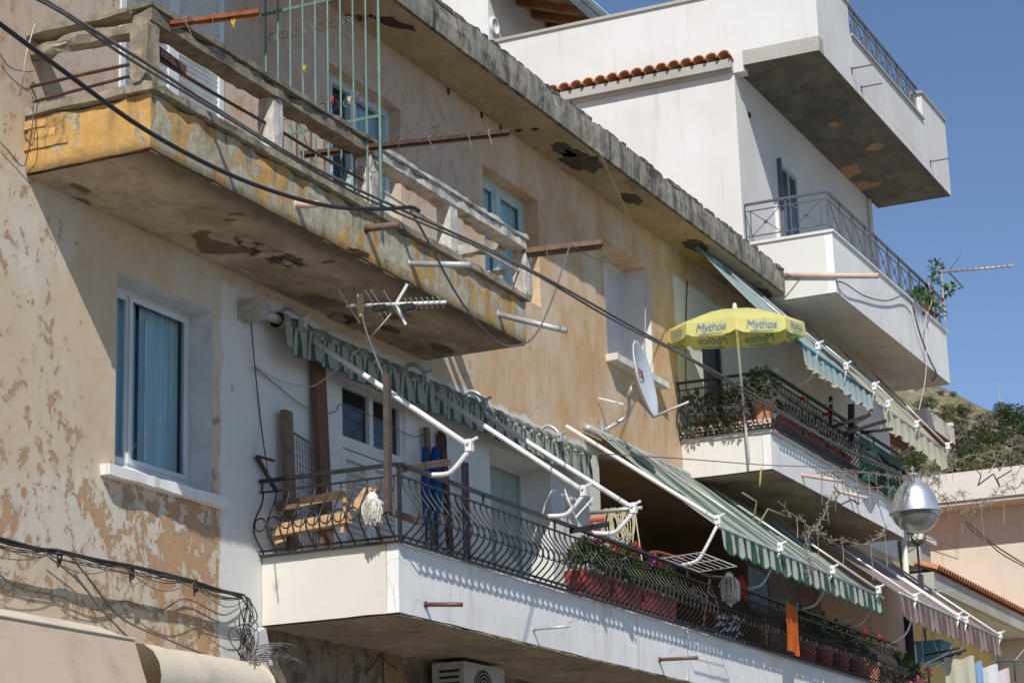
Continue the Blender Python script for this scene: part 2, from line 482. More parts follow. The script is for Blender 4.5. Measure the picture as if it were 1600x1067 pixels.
M['lightblue'] = simple('pale_blue_frame', (.50,.60,.64), .5, .12, 4, bump=.1, dirt=(.35,.36,.34))
M['palegreen'] = simple('pale_green_frame', (.46,.56,.54), .5, .12, 4, bump=.1, dirt=(.35,.36,.34))
M['slat'] = simple('white_slat', (.70,.74,.76), .5, .1, 5, bump=0)
M['doorpaint'] = simple('white_door_paint', (.66,.67,.66), .55, .1, 4, bump=.1, dirt=(.45,.42,.37), dirtamt=.4)
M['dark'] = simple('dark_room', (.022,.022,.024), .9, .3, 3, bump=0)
M['darkwood'] = simple('dark_brown_door', (.085,.05,.03), .6, .3, 8)
M['curtain'] = None
def curtain_mat(name, col, trans=.2):
    t = NT(name); p = t.pos()
    f = t.noise(t.scale(p, (14,14,.5)), 1.5, 3, .5)
    return t.done(t.mix(t.step(f, .3, .7), tuple(c*.74 for c in col), col), .8, None, trans=trans)
M['teal'] = curtain_mat('teal_curtain', (.56,.76,.78), .06)
M['palecurtain'] = curtain_mat('pale_curtain', (.66,.70,.64), .06)
def glass_mat(name, tint=(.88,.95,.97), mixv=.05):
    t = NT(name)
    tr = t.n('ShaderNodeBsdfTransparent'); tr.inputs[0].default_value = (*tint, 1)
    gl = t.n('ShaderNodeBsdfGlossy'); gl.inputs['Roughness'].default_value = .03
    gl.inputs[0].default_value = (.9,.95,1,1)
    fr = t.n('ShaderNodeFresnel'); fr.inputs[0].default_value = 1.33
    a = t.math('ADD', fr.outputs[0], mixv*.3)
    mx = t.n('ShaderNodeMixShader'); t.nt.links.new(a, mx.inputs[0])
    t.nt.links.new(tr.outputs[0], mx.inputs[1]); t.nt.links.new(gl.outputs[0], mx.inputs[2])
    t.nt.links.new(mx.outputs[0], t.out.inputs[0]); return t.mat
M['glass'] = glass_mat('window_glass')
def tile_mat():
    t = NT('clay_tile'); p = t.obj(); w_ = t.pos()
    a = t.noise(w_, 5., 7, .65)
    c = t.mix(t.rnd(), (.47,.205,.10), (.36,.145,.07))
    c = t.mix(t.step(a, .45, .7, 0, .6), c, (.55,.32,.19))
    c = t.mix(t.step(t.noise(w_, 16., 5, .6), .58, .7, 0, .5), c, (.19,.12,.085))
    return t.done(c, .85, t.bump(a, .3, .01), spec=.2)
M['tile'] = tile_mat()
def oldtile_mat():
    t = NT('mossy_tile'); w_ = t.pos(); a = t.noise(w_, 6., 8, .7)
    c = t.mix(t.step(t.rnd(), .62, .66), (.16,.15,.125), (.36,.19,.115))
    c = t.mix(t.step(a, .42, .62, 0, .8), c, (.11,.105,.09))
    return t.done(c, .9, t.bump(a, .5, .02), spec=.1)
M['oldtile'] = oldtile_mat()
M['rafter'] = simple('rafter_wood', (.30,.125,.045), .6, .3, 5)
M['roofboard'] = simple('roof_board', (.42,.24,.10), .7, .3, 5)
M['iron'] = simple('black_iron', (.022,.021,.022), .45, .3, 9, dirt=(.10,.05,.03), dirtamt=.35)
M['ironpale'] = simple('grey_iron', (.10,.11,.125), .45, .2, 9)
M['rust'] = simple('rusty_steel', (.26,.085,.03), .8, .45, 14, bump=.5, dirt=(.42,.30,.22), dirtamt=.5)
M['darkrust'] = simple('dark_rusty_steel', (.075,.043,.03), .8, .4, 14, bump=.5, dirt=(.22,.10,.05), dirtamt=.5)
M['whitetube'] = simple('white_enamel', (.80,.79,.77), .35, .06, 7, bump=.05, dirt=(.42,.33,.25), dirtamt=.6)
M['greytube'] = simple('galvanised_tube', (.48,.48,.47), .4, .15, 7, .3, bump=.05)
M['pinkpipe'] = simple('pink_pipe', (.62,.44,.36), .5, .12, 6)
M['cable'] = simple('black_cable', (.022,.021,.022), .6, .3, 20, bump=0)
M['greycable'] = simple('grey_cable', (.15,.135,.12), .7, .3, 20, bump=0)
M['palecable'] = simple('pale_cable', (.50,.46,.38), .7, .2, 20, bump=0)
M['festoon'] = simple('dusty_cord', (.27,.235,.175), .8, .3, 20, bump=0)
M['wood'] = simple('grey_timber', (.19,.125,.085), .8, .35, 11, bump=.4)
M['brownwood'] = simple('brown_timber', (.17,.075,.04), .75, .25, 11, bump=.3)
M['palewood'] = simple('pale_timber', (.58,.38,.20), .7, .25, 11, bump=.3)
M['brick'] = simple('ochre_brick', (.60,.355,.12), .9, .25, 14, bump=.6, objrand=.25)
M['mortar'] = simple('open_joint', (.36,.22,.08), .95, .4, 20, bump=.5)
M['greenpaint'] = simple('green_trellis_paint', (.115,.21,.175), .55, .25, 10, dirt=(.16,.10,.06), dirtamt=.3)

# ------------------------------------------------------------------ ground
g = MB(); g.sheet([[V((x, y, 0)) for x in (-60,-20,20,60,140)] for y in (-80,-30,-12,-2.5)])
struct('road', g, simple('asphalt', (.21,.205,.195), .9, .3, 2))
g = MB(); g.box(-60, 140, -2.5, 9, -.2, .14)
struct('pavement', g, simple('paving', (.40,.385,.36), .9, .25, 3))
g = MB(); g.sheet([[V((x, y, -.06)) for x in (-900,0,900,2200)] for y in (-900,0,900,2200)])
struct('ground', g, simple('dry_ground', (.30,.25,.18), .95, .3, .2))
# ------------------------------------------------------------------ the old building
ob = thing('apartment_building', 'old ochre and beige apartment block with flaking plaster and rusty balconies', 'building', (18,0,0))
XL, XR, ZT = 5.0, 29.99, 10.5
def wall_with_openings(mb, x0, x1, z0, z1, ops, y=0.):
    xs = sorted({x0, x1, *[o[0] for o in ops], *[o[1] for o in ops]})
    zs = sorted({z0, z1, *[o[2] for o in ops], *[o[3] for o in ops]})
    for i in range(len(xs)-1):
        for j in range(len(zs)-1):
            cx, cz = (xs[i]+xs[i+1])/2, (zs[j]+zs[j+1])/2
            if any(o[0] < cx < o[1] and o[2] < cz < o[3] for o in ops): continue
            mb.add([(xs[i],y,zs[j]),(xs[i+1],y,zs[j]),(xs[i+1],y,zs[j+1]),(xs[i],y,zs[j+1])], [(0,1,2,3)])
    for (a,b,c,d,dep) in ops:
        mb.add([(a,y,c),(a,y+dep,c),(a,y+dep,d),(a,y,d)], [(0,1,2,3)])
        mb.add([(b,y,c),(b,y,d),(b,y+dep,d),(b,y+dep,c)], [(0,1,2,3)])
        mb.add([(a,y,d),(a,y+dep,d),(b,y+dep,d),(b,y,d)], [(0,1,2,3)])
        mb.add([(a,y,c),(b,y,c),(b,y+dep,c),(a,y+dep,c)], [(0,1,2,3)])
W1 = (14.08, 15.49, 5.20, 6.82, .30)        # first floor window
LD = (17.72, 19.02, 4.45, 6.72, .10)        # louvred door
GD = (20.95, 22.55, 4.45, 6.66, .42)        # glazed door
LOG = (24.0, 29.9, 4.45, 7.11, 1.6)         # recess behind the striped awning
SD = (14.05, 15.62, 7.6, 10.0, .06)         # shuttered door
BD = (17.50, 19.02, 7.6, 9.86, .20)         # blue door
W2 = (20.98, 22.45, 8.55, 9.86, .24)
W3 = (24.42, 25.98, 8.42, 9.95, .42)
YD = (27.88, 28.70, 7.6, 9.75, .12)
SH = (17.2, 20.9, .14, 3.2, 2.0)
mb = MB(); OPS = [W1, LD, GD, LOG, SD, BD, W2, W3, YD, SH]
wall_with_openings(mb, XL, XR, 0, ZT, OPS)
part('wall', mb, M['wall'], ob)
mb = MB()
for o in OPS: mb.box(o[0]-.4, o[1]+.4, o[4]+.012, o[4]+1.9, o[2]-.3, o[3]+.3) if o not in (LOG,) else None
# recess rear wall in its own brown paint
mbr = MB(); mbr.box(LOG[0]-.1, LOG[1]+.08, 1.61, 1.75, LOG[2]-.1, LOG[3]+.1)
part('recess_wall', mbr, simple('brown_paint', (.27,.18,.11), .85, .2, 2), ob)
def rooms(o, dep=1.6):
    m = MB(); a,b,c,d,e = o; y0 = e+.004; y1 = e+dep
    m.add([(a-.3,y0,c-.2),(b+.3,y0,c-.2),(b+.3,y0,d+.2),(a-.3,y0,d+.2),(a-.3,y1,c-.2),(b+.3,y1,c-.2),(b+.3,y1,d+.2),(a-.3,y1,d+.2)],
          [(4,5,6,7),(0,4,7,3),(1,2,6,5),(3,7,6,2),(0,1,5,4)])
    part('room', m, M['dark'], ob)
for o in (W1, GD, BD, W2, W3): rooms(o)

def frame_rect(mb, x0, x1, z0, z1, y, w_, d, m=0):
    mb.box(x0, x0+w_, y, y+d, z0, z1, m); mb.box(x1-w_, x1, y, y+d, z0, z1, m)
    mb.box(x0+w_, x1-w_, y, y+d, z1-w_, z1, m); mb.box(x0+w_, x1-w_, y, y+d, z0, z0+w_, m)
def pane(x0, x1, z0, z1, y, parent, mat=None):
    m = MB(); m.add([(x0,y,z0),(x1,y,z0),(x1,y,z1),(x0,y,z1)],[(0,1,2,3)]); return part('pane', m, mat or M['glass'], parent)
def curtain(x0, x1, z0, z1, y, parent, mat, amp=.03, waves=7):
    m = MB(); n = waves*8; rows = []
    for k in range(3):
        z = lerp(z1, z0, k/2); rows.append([V((lerp(x0,x1,i/n), y+amp*math.sin(i/n*waves*2*math.pi)*(.6+.4*k/2), z)) for i in range(n+1)])
    m.sheet(rows); part('curtain', m, mat, parent, smooth=True)
# -- sliding window on the first floor
m = MB(); a,b,c,d,e = W1; c = 5.32
frame_rect(m, a, b, c, d-.004, .235, .05, .06)
f = part('window', m, M['alu'], ob, label='white sliding window with teal curtains')
for (p0, p1, yy) in ((a+.03, a+.52, .25), (a+.50, b-.05, .222)):
    m = MB(); frame_rect(m, p0, p1, c+.03, d-.05, yy, .042, .028); part('sash', m, M['alu'], f)
    pane(p0+.042, p1-.042, c+.07, d-.09, yy+.012, f)
m = MB(); m.box(a+.74, a+.775, .236, .256, c+.1, d-.2); part('mullion', m, M['alu'], f)
curtain(a+.01, a+.72, c, d-.07, .325, f, M['teal'], .008, 9); curtain(a+.76, b-.06, c, d-.07, .315, f, M['teal'], .008, 8)
m = MB(); rough_box(m, 13.88, 15.62, -.10, .0, 5.10, 5.195, .1, .003, 6, .008); m.add([(a+.002,-.02,5.19),(b-.002,-.02,5.19),(b-.002,.24,5.325),(a+.002,.24,5.325)],[(0,1,2,3)])
part('window_sill', m, M['whitepar'], ob)
m = MB(); m.box(b-.004, b-.0005, .002, .232, 5.20, d-.002); m.box(a, b-.004, .002, .232, d-.006, d-.002); m.box(a+.0005, a+.004, .002, .232, 5.2, d-.002); part('reveal_lining', m, M['liner'], f, kind='stuff')
# -- louvred white door with transom
def slats(x0, x1, z0, z1, step, y, parent, mat, tilt=-.5, depth=.035, th=.006):
    m = MB(); L = x1-x0; m.box(-L/2, L/2, -depth/2, depth/2, -th/2, th/2)
    me = mesh_of('slat', m, mat); n = int((z1-z0)/step)
    for i in range(n): inst('slat', me, parent, ((x0+x1)/2, y, z0+step*(i+.5)), (tilt, 0, 0))
m = MB(); a,b,c,d,e = LD
frame_rect(m, a+.002, b-.002, c, d-.002, .03, .07, .07); m.box(a+.072, b-.072, .03, .1, 6.05, 6.16); m.box(a+.6, a+.68, .03, .1, 6.16, d-.07)
f = part('louvre_door', m, M['doorpaint'], ob, label='white louvred double door under dark transom panes')
m = MB(); m.box(a+.07, b-.07, .098, .11, c, d-.05); part('backing_board', m, M['doorpaint'], f)
for (p0,p1) in ((a+.085,a+.6),(a+.68,b-.085)):
    m = MB(); m.box(p0-.01, p1+.01, .07, .08, 6.175, d-.08); part('pane', m, simple('smoked_glass', (.02,.02,.022), .15, .2, 4, bump=0), f)
for (p0,p1) in ((a+.075,a+.638),(a+.645,b-.075)):
    m = MB(); frame_rect(m, p0, p1, c+.02, 6.04, .045, .085, .045); lf = part('leaf', m, M['doorpaint'], f)
    slats(p0+.085, p1-.085, c+.12, 5.92, .062, .065, f, M['doorpaint'], -.65, .05, .008)
m = MB()
for z in (5.75, 4.9):
    for xx in (a-.01, b+.005): m = MB(); m.box(xx-.012, xx+.012, -.012, .03, z, z+.16); part('hinge', m, M['doorpaint'], f)
# -- glazed door
m = MB(); a,b,c,d,e = GD
frame_rect(m, a, b, c, d, .34, .06, .06); m.box(a+.52, a+.60, .33, .39, c+.06, d-.06)
f = part('glazed_door', m, M['alu'], ob)
pane(a+.06, a+.52, c+.06, d-.06, .372, f); pane(a+.6, b-.06, c+.06, d-.06, .36, f)
m = MB(); m.box(a+.06, b-.06, .35, .375, c+.95, c+1.0); part('mullion', m, M['alu'], f)
curtain(a+.60, b-.05, c, d-.05, .405, f, M['palecurtain'], .012, 6)
curtain(a+.03, a+.5, c, d-.05, .415, f, M['teal'], .012, 4)
# -- shuttered balcony door on the second floor
m = MB(); a,b,c,d,e = SD
frame_rect(m, a, b, c, d, -.02, .07, .07); m.box((a+b)/2-.075, (a+b)/2+.075, -.015, .05, c+.07, d-.07)
f = part('shutter_door', m, M['alu'], ob, label='pale blue-white slatted shutter door')
m = MB(); m.box(a+.07, b-.07, .045, .055, c, d); part('backing_board', m, M['slat'], f)
for (p0,p1) in ((a+.07,(a+b)/2-.075),((a+b)/2+.075,b-.07)):
    slats(p0, p1, c+.08, d-.08, .046, .018, f, M['slat'], -.75, .05, .007)
# -- blue glazed door behind the trellis
m = MB(); a,b,c,d,e = BD
frame_rect(m, a, b, c, d, .13, .09, .06); m.box(a+.68, a+.80, .12, .18, c+.09, d-.09)
for k in (.33, .95): m.box(a+.09+k*.62, a+.14+k*.62, .135, .175, c+.09, d-.09)
for z in (9.2, 8.5): m.box(a+.09, b-.09, .138, .172, z, z+.045)
f = part('glazed_door', m, M['lightblue'], ob, label='pale blue balcony door with small panes')
pane(a+.05, b-.05, c+.05, d-.05, .18, f)
curtain(a+.75, b-.05, c, d, .24, f, M['teal'], .02, 8)
# -- two small windows
m = MB(); a,b,c,d,e = W2
frame_rect(m, a, b, c, d, .18, .07, .05); m.box((a+b)/2-.06, (a+b)/2+.06, .17, .23, c+.07, d-.07)
f = part('window', m, M['palegreen'], ob, label='pale green two leaf window under the eave')
for (p0,p1) in ((a+.07,(a+b)/2-.06),((a+b)/2+.06,b-.07)):
    m = MB(); frame_rect(m, p0, p1, c+.07, d-.07, .185, .05, .03); part('sash', m, M['palegreen'], f)
    pane(p0+.05, p1-.05, c+.12, d-.12, .2, f)
curtain(a+.05, b-.05, c, d, .25, f, M['teal'], .012, 9)
m = MB(); a,b,c,d,e = W3
frame_rect(m, a, b, c, d, .36, .05, .05); m.box((a+b)/2+.06, (a+b)/2+.12, .35, .41, c+.05, d-.05)
f = part('window', m, M['alu'], ob, label='closed window in a deep white reveal')
m = MB(); m.box(a+.05, b-.05, .385, .395, c+.05, d-.05); part('shutter_panel', m, simple('grey_shutter', (.56,.57,.60), .6, .06, 2), f)
m = MB()   # white painted lining of the deep reveal
m.box(b-.004, b+.0, .004, .358, c+.002, d-.002); part('reveal_lining', m, M['white'], f)
m = MB(); rough_box(m, 24.36, 26.12, -.16, .35, 8.32, 8.42, .1, .006, 6, .012); part('window_sill', m, M['cream'], ob)
m = MB(); a,b,c,d,e = YD
m.box(a, b, .06, .1, c, d); frame_rect(m, a, b, c, d, .02, .06, .04)
part('balcony_door', m, simple('slate_door', (.055,.065,.075), .5, .2, 4), ob)
# -- dark room behind the shop opening
m = MB(); a,b,c,d,e = SH
m.add([(a,2,c),(b,2,c),(b,2,d),(a,2,d)], [(0,1,2,3)]); part('shop_back_wall', m, M['shopwall'], ob)
# -- eave
m = MB(); rough_box(m, XL, 29.96, -.62, .35, 10.485, 10.845, .16, .008, 4, .03, 3)
part('eave_slab', m, [M['fascia']], ob)
m = MB(); m.sheet([[V((lerp(XL,29.95,i/120), yy, 10.476+.004*noise.noise(V((i*.4,yy*4,0))))) for i in range(121)] for yy in (-.585,-.4,-.2,0.)])
part('soffit', m, M['soffit'], ob)
m = MB()
for i in range(110):
    x0 = XL+i*.228; h = .03+.05*abs(noise.noise(V((i*.37,1,0))))
    rough_box(m, x0, x0+.24, -.60, -.2, 10.83, 10.855+h, .12, .02, 5, .03, i)
part('eave_mortar', m, M['roofedge'], ob, kind='stuff')
def tile_mesh(r=.085, L=.42, n=6, th=.014, mat=None):
    m = MB(); rows = []
    for rr in (r, r-th):
        for yy in (0, L):
            k = 1. if yy == 0 else .82
            rows.append([V((rr*k*math.cos(math.pi*j/n), yy, rr*k*math.sin(math.pi*j/n))) for j in range(n+1)])
    b = 0
    for r_ in rows: m.v += [tuple(p) for p in r_]
    q = n+1
    for j in range(n):
        m.f += [(j, j+1, q+j+1, q+j), (2*q+j+1, 2*q+j, 3*q+j, 3*q+j+1), (j+1, j, 2*q+j, 2*q+j+1), (q+j, q+j+1, 3*q+j+1, 3*q+j)]
        m.m += [0]*4
    return mesh_of('roof_tile', m, mat or M['oldtile'])
otm = tile_mesh()
random.seed(3)
for i in range(72):
    x0 = 16.2+i*.19
    if random.random() < .12: continue
    inst('roof_tile', otm, ob, (x0, -.46+random.uniform(-.03,.08), 10.865+random.uniform(-.015,.02)), (.16+random.uniform(-.05,.05), random.uniform(-.1,.1), random.uniform(-.1,.1)))
m = MB(); m.add([(XL,-.3,10.86),(29.95,-.3,10.86),(29.95,7,12.1),(XL,7,12.1)], [(0,1,2,3)]); part('roof', m, M['oldtile'], ob)
m = MB(); m.box(XL, 29.98, 7, 7.2, 0, 12); m.box(XL, XL+.2, .1, 7, 0, 10.4); part('rear_wall', m, M['wall'], ob)
# holes and iron stubs under the eave
m = MB()
for (px,py) in ((700,140),(752,177),(782,200),(835,180),(833,212),(926,300)):
    p = Y(px, py, -.001 if py not in (180,212,300) else -.3)
    if py in (180,212,300):
        p.z = 10.47; m.lathe((p.x, -.3 if py!=212 else -.12, 10.4705), [(.001,0),(.045,0),(.045,.002),(.001,.002)], 8)
    else: m.box(p.x-.02, p.x+.02, -.012, .0, p.z-.06, p.z+.06)
part('drain_hole', m, M['dark'], ob)
m = MB()
for (px,py,r) in ((905,240,.28),(985,320,.16),(1085,385,.2),(880,235,.17),(1185,440,.2)):
    p = Y(px, py, -.3); y0 = -.32
    n = 40
    c = V((p.x, y0, 10.469))
    pts = [c+V((r*1.5*math.cos(t*2*math.pi/n)*(1+.5*noise.noise(V((t*.42,px,0)))+.35*noise.noise(V((t*1.3,px,5)))), r*.7*math.sin(t*2*math.pi/n)*(1+.5*noise.noise(V((t*.42,0,px)))+.35*noise.noise(V((t*1.3,5,px)))), 0)) for t in range(n)]
    m = MB(); m.add([c]+pts, [(0, 1+(i+1)%n, 1+i) for i in range(n)]); part('spalled_patch', m, M['spall'], ob)

# ------------------------------------------------------------------ upper balcony
ub = part('balcony', MB().box(12.95, 19.40, -1.03, -.02, 7.32, 7.60), M['balsoffit'], ob, label='crumbling ochre balcony with broken concrete rails')
m = MB(); rough_box(m, 12.85, 19.50, -1.15, -.003, 7.27, 7.72, .1, .006, 5, .018, 2); part('parapet', m, M['ochre'], ub)
m = MB(); m.sheet([[V((lerp(12.87,19.47,i/60), lerp(-1.13,-.004,j/10), 7.258+.005*noise.noise(V((i*.5,j*.5,0))))) for i in range(61)] for j in range(11)])
m.sheet([[V((x,-1.13,7.258)), V((x,-1.13,7.275))] for x in (12.87,19.47)])
part('soffit', m, M['balsoffit'], ub)
m = MB(); rough_box(m, 12.80, 19.56, -1.20, -.94, 7.72, 7.80, .09, .008, 5, .022, 5)
rough_box(m, 12.80, 13.04, -.94, -.003, 7.72, 7.80, .09, .008, 5, .02, 6); rough_box(m, 19.33, 19.56, -.94, -.003, 7.72, 7.80, .09, .008, 5, .02, 7)
part('ledge', m, M['ledge'], ub)
# spalled craters under the slab
m = MB()
for (px,py,r,sx) in ((440,405,.15,2.2),(395,385,.1,2.6),(125,295,.05,2.5),(545,500,.1,2.5),(610,515,.08,2.2),(690,545,.09,2.5),(560,395,.08,2.)):
    c = on(2, 7.251, px, py); n = 40
    pts = [c+V((r*sx*math.cos(t*2*math.pi/n)*(1+.5*noise.noise(V((t*.42,px,0)))+.35*noise.noise(V((t*1.3,px,5)))), r*.8*math.sin(t*2*math.pi/n)*(1+.6*noise.noise(V((t*.42,0,px)))+.35*noise.noise(V((t*1.3,5,px)))), 0)) for t in range(n)]
    m = MB(); m.add([c]+pts, [(0, 1+(i+1)%n, 1+i) for i in range(n)]); part('spalled_patch', m, M['spall2'], ub)
    if r > .09:
        for k in range(3):
            yy = c.y+(-.5+.5*k)*r*.8; m = MB(); m.tube([(c.x-r*sx*.7,yy,7.243),(c.x,yy+.01,7.236),(c.x+r*sx*.65,yy,7.244)], .006, 5); part('bare_rebar', m, M['darkrust'], ub)
        for k in range(9):
            m = MB(); q = c+V((random.uniform(-1,1)*r*sx,random.uniform(-1,1)*r*.8,-.004)); s_ = random.uniform(.02,.05); rough_box(m, q.x-s_*1.5, q.x+s_*1.5, q.y-s_, q.y+s_, q.z-.012, q.z+.01, .03, .012, 14, .02, k); part('loose_flake', m, M['balsoffit'], ub)
ubp = []
for (px,py,wd,pm,sd) in ((234,70,.17,'post',1),(430,175,.15,'paleconc',2),(582,280,.16,'paleconc',3),(705,350,.14,'paleconc',4),(822,420,.15,'paleconc',5)):
    p = Y(px, py, -1.12); x = p.x
    m = MB(); rough_box(m, x-wd/2, x+wd/2, -1.15, -1.0, 7.795, 8.30, .05, .012, 9, .03, sd)
    part('post', m, M[pm], ub); ubp.append(x)
m = MB(); rough_box(m, 19.36, 19.5, -.14, -.004, 7.795, 8.3, .06, .01, 9, .02, 9); part('post', m, M['paleconc'], ub)
x3 = ubp[2]
m = MB(); rough_box(m, 12.82, x3+.05, -1.17, -.97, 8.28, 8.39, .08, .009, 5, .022, 11); rough_box(m, 12.80, x3, -1.19, -.96, 8.388, 8.44, .08, .006, 5, .018, 12)
part('handrail_beam', m, M['beam'], ub)
m = MB(); rough_box(m, x3+.06, 19.53, -1.17, -.97, 8.28, 8.38, .08, .009, 5, .022, 13); rough_box(m, x3+.05, 19.56, -1.19, -.96, 8.378, 8.43, .08, .006, 5, .018, 14)
part('handrail_beam', m, M['paleconc'], ub)
m = MB(); rough_box(m, 12.80, 12.99, -.96, -.003, 8.375, 8.44, .08, .007, 5, .02, 15); rough_box(m, 12.84, 12.97, -.97, -.003, 8.22, 8.31, .07, .016, 6, .03, 16)
part('handrail_beam', m, M['ledge'], ub)
m = MB(); rough_box(m, 19.36, 19.52, -.95, -.13, 8.28, 8.40, .08, .012, 6, .03, 17); rough_box(m, 19.39, 19.47, -.97, -.13, 8.02, 8.09, .08, .008, 6, .02, 18)
part('handrail_beam', m, M['paleconc'], ub)
m = MB(); m.tube([(12.9,-.01,8.0),(12.9,-.5,8.005),(12.9,-1.05,8.0)], .014); m.tube([(12.9,-.02,7.9-.03),(12.9,-1.05,7.91)], .013); part('rod', m, M['darkrust'], ub)
zr = 8.07
for i in range(4):
    m = MB(); m.tube(sagline((ubp[i]+.07,-1.07,zr), (ubp[i+1]-.07,-1.07,zr-.01), .01, 6), .014)
    part('rod', m, M['darkrust'] if i < 2 else M['paleconc'], ub)
m = MB(); m.beam((ubp[0]+.05,-1.09,8.13),(ubp[0]+.55,-1.07,8.10),.03,.07); part('broken_bar', m, M['darkrust'], ub)
# exposed bricks on the end face
m = MB(); m.box(12.838, 12.856, -.36, -.03, 7.455, 7.69); part('open_joint', m, M['mortar'], ub)
random.seed(5)
bk = MB(); rough_box(bk, -.016, .016, -.098, .098, -.036, .036, .05, .004, 12, .01, 3)
bme = mesh_of('brick', bk, M['brick'])
for r_ in range(3):
    for k in range(3):
        yy = -.10-.205*k-(.09 if r_ == 1 else 0)
        if yy < -.42+.06*r_: continue
        inst('brick', bme, ub, (12.843+random.uniform(-.004,.006), yy, 7.485+r_*.083), (random.uniform(-.02,.02), 0, 0))

# ------------------------------------------------------------------ lower balcony (runs on to the right) and the one with the parasol
def slab_balcony(name, x0, x1, yf, z0, z1, mats, label, seg=None, sm=None):
    base = part('balcony', MB().box(x0+.05, x1-.05, yf+.06, -.003, z0+.03, z0+.2), sm, ob, label=label)
    for (a, b, mt, sd) in seg:
        m = MB(); rough_box(m, a, b, yf, yf+.12, z0, z1, .2, .003, 3, .008, sd); part('parapet', m, mt, base)
    m = MB(); rough_box(m, x0-.001, x0+.119, yf+.1205, -.003, z0, z1, .2, .003, 3, .006, 7); part('end_parapet', m, mats, base)
    m = MB(); m.sheet([[V((lerp(x0+.01,x1-.01,i/40), lerp(yf+.01,-.004,j/6), z0-.012+.004*noise.noise(V((i*.6,j*.6,3))))) for i in range(41)] for j in range(7)])
    part('soffit', m, sm, base)
    return base
lb = slab_balcony('lower', 16.28, 31.8, -1.35, 4.19, 4.82, M['cream'], 'long white first floor balcony with painted parapet',
    [(16.28,23.06,M['whitepar'],1),(23.10,31.8,M['whitepar'],2)], M['brownsoffit'])
m = MB(); rough_box(m, 16.30, 31.78, -1.362, -1.30, 4.165, 4.192, .12, .01, 6, .02, 4); part('drip_edge', m, M['ledge'], lb)
m = MB(); m.box(23.055, 23.105, -1.352, -1.25, 4.2, 4.81); part('joint', m, M['cream'], lb)
yb = slab_balcony('upper', 26.85, 33.2, -1.25, 7.26, 7.74, M['cream'], 'cream balcony with flower rail under the yellow parasol',
    [(26.85,33.2,M['whitepar'],3)], M['brownsoffit'])
m = MB(); rough_box(m, 26.82, 33.2, -1.28, -1.1, 7.74, 7.79, .15, .004, 5, .01, 4); rough_box(m, 26.82, 27.0, -1.1, -.003, 7.74, 7.79, .15, .004, 5, .01, 5); part('ledge', m, M['cream'], yb)
# beam and ribs under the long balcony
# ------------------------------------------------------------------ white building
M['tanwall'] = white_mat('tan_render', (.52,.40,.29), (.46,.34,.23), (.40,.21,.09), .6)
wb = thing('white_building', 'tall white rendered house with projecting balconies beside the old block', 'building', (34,0,0))
m = MB()
m.box(30.0, 37.45, 0.0, .25, 0, 14.192); m.box(30.0, 30.25, .25, 9, 0, 14.4); m.box(37.2, 37.45, .25, 9, 0, 14.192)
part('wall', m, M['white'], wb)
m = MB(); m.box(29.985, 30.2, -1.37, 9, 14.435, 15.42); part('parapet', m, M['white'], wb)
m = MB(); m.box(29.95, 30.24, -1.1, 9, 15.42, 15.47); part('coping', m, M['greyband'], wb)
m = MB(); m.box(29.98, 30.2, -1.37, -.16, 14.2, 14.433); part('grey_band', m, M['greyband'], wb)
m = MB(); m.box(29.975, 30.2, -.16, .12, 14.1, 14.437); part('patched_corner', m, M['white'], wb)
# top balcony
m = MB(); m.box(30.2, 37.85, -1.37, 0, 14.2, 14.34); tb = part('balcony', m, M['white'], wb, label='top floor balcony with bare stained underside')
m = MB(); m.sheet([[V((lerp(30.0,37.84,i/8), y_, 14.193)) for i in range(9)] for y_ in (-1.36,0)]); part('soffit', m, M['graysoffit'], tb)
m = MB(); m.box(30.2, 31.75, -1.37, -1.2, 14.34, 15.62); part('parapet', m, M['white'], tb)
m = MB(); m.box(31.75, 36.2, -1.372, -1.2, 14.34, 15.1); part('parapet', m, M['white'], tb)
m = MB(); m.box(36.2, 37.85, -1.37, -1.2, 14.34, 15.62); m.box(37.68, 37.85, -1.2, 0, 14.34, 15.62); part('parapet', m, M['white'], tb)
m = MB(); m.box(30.18, 31.8, -1.4, -1.17, 15.62, 15.66); m.box(36.15, 37.88, -1.4, -1.17, 15.62, 15.66); m.box(37.66, 37.88, -1.17, 0, 15.62, 15.66); m.box(31.8, 36.15, -1.41, -1.17, 15.1, 15.14); part('coping', m, M['greyband'], tb)
m = MB()
for px, py in ((1330,108),(1345,137),(1453,253)):
    m = MB(); p = Y(px, py, -1.37); m.beam(p, p+V((0,-.35,0)), .02, .02); m.beam(p+V((0,-.01,-.07)), p+V((0,-.01,.03)), .02, .02); part('iron_stub', m, M['ironpale'], tb)
# middle balcony
m = MB(); m.box(30.06, 36.55, -1.3, 0, 10.46, 10.6); mbal = part('balcony', m, M['white'], wb, label='second white balcony with crossed iron railing')
m = MB(); m.box(30.0, 36.6, -1.36, -1.24, 10.42, 11.34); part('parapet', m, M['whitepar'], mbal)
m = MB(); m.box(30.0-.001, 30.12, -1.24, -.002, 10.42, 11.34); part('end_parapet', m, M['cream'], mbal)
m = MB(); m.box(36.48, 36.6, -1.24, -.002, 10.42, 11.34); part('end_parapet', m, M['white'], mbal)
m = MB(); m.box(29.97, 36.63, -1.39, -1.2, 11.34, 11.38); m.box(29.97, 30.15, -1.2, -.002, 11.34, 11.38); part('coping', m, M['white'], mbal)
m = MB(); m.sheet([[V((lerp(30.01,36.59,i/8), y_, 10.412)) for i in range(9)] for y_ in (-1.35,-.003)]); part('soffit', m, M['plainsoffit'], mbal)
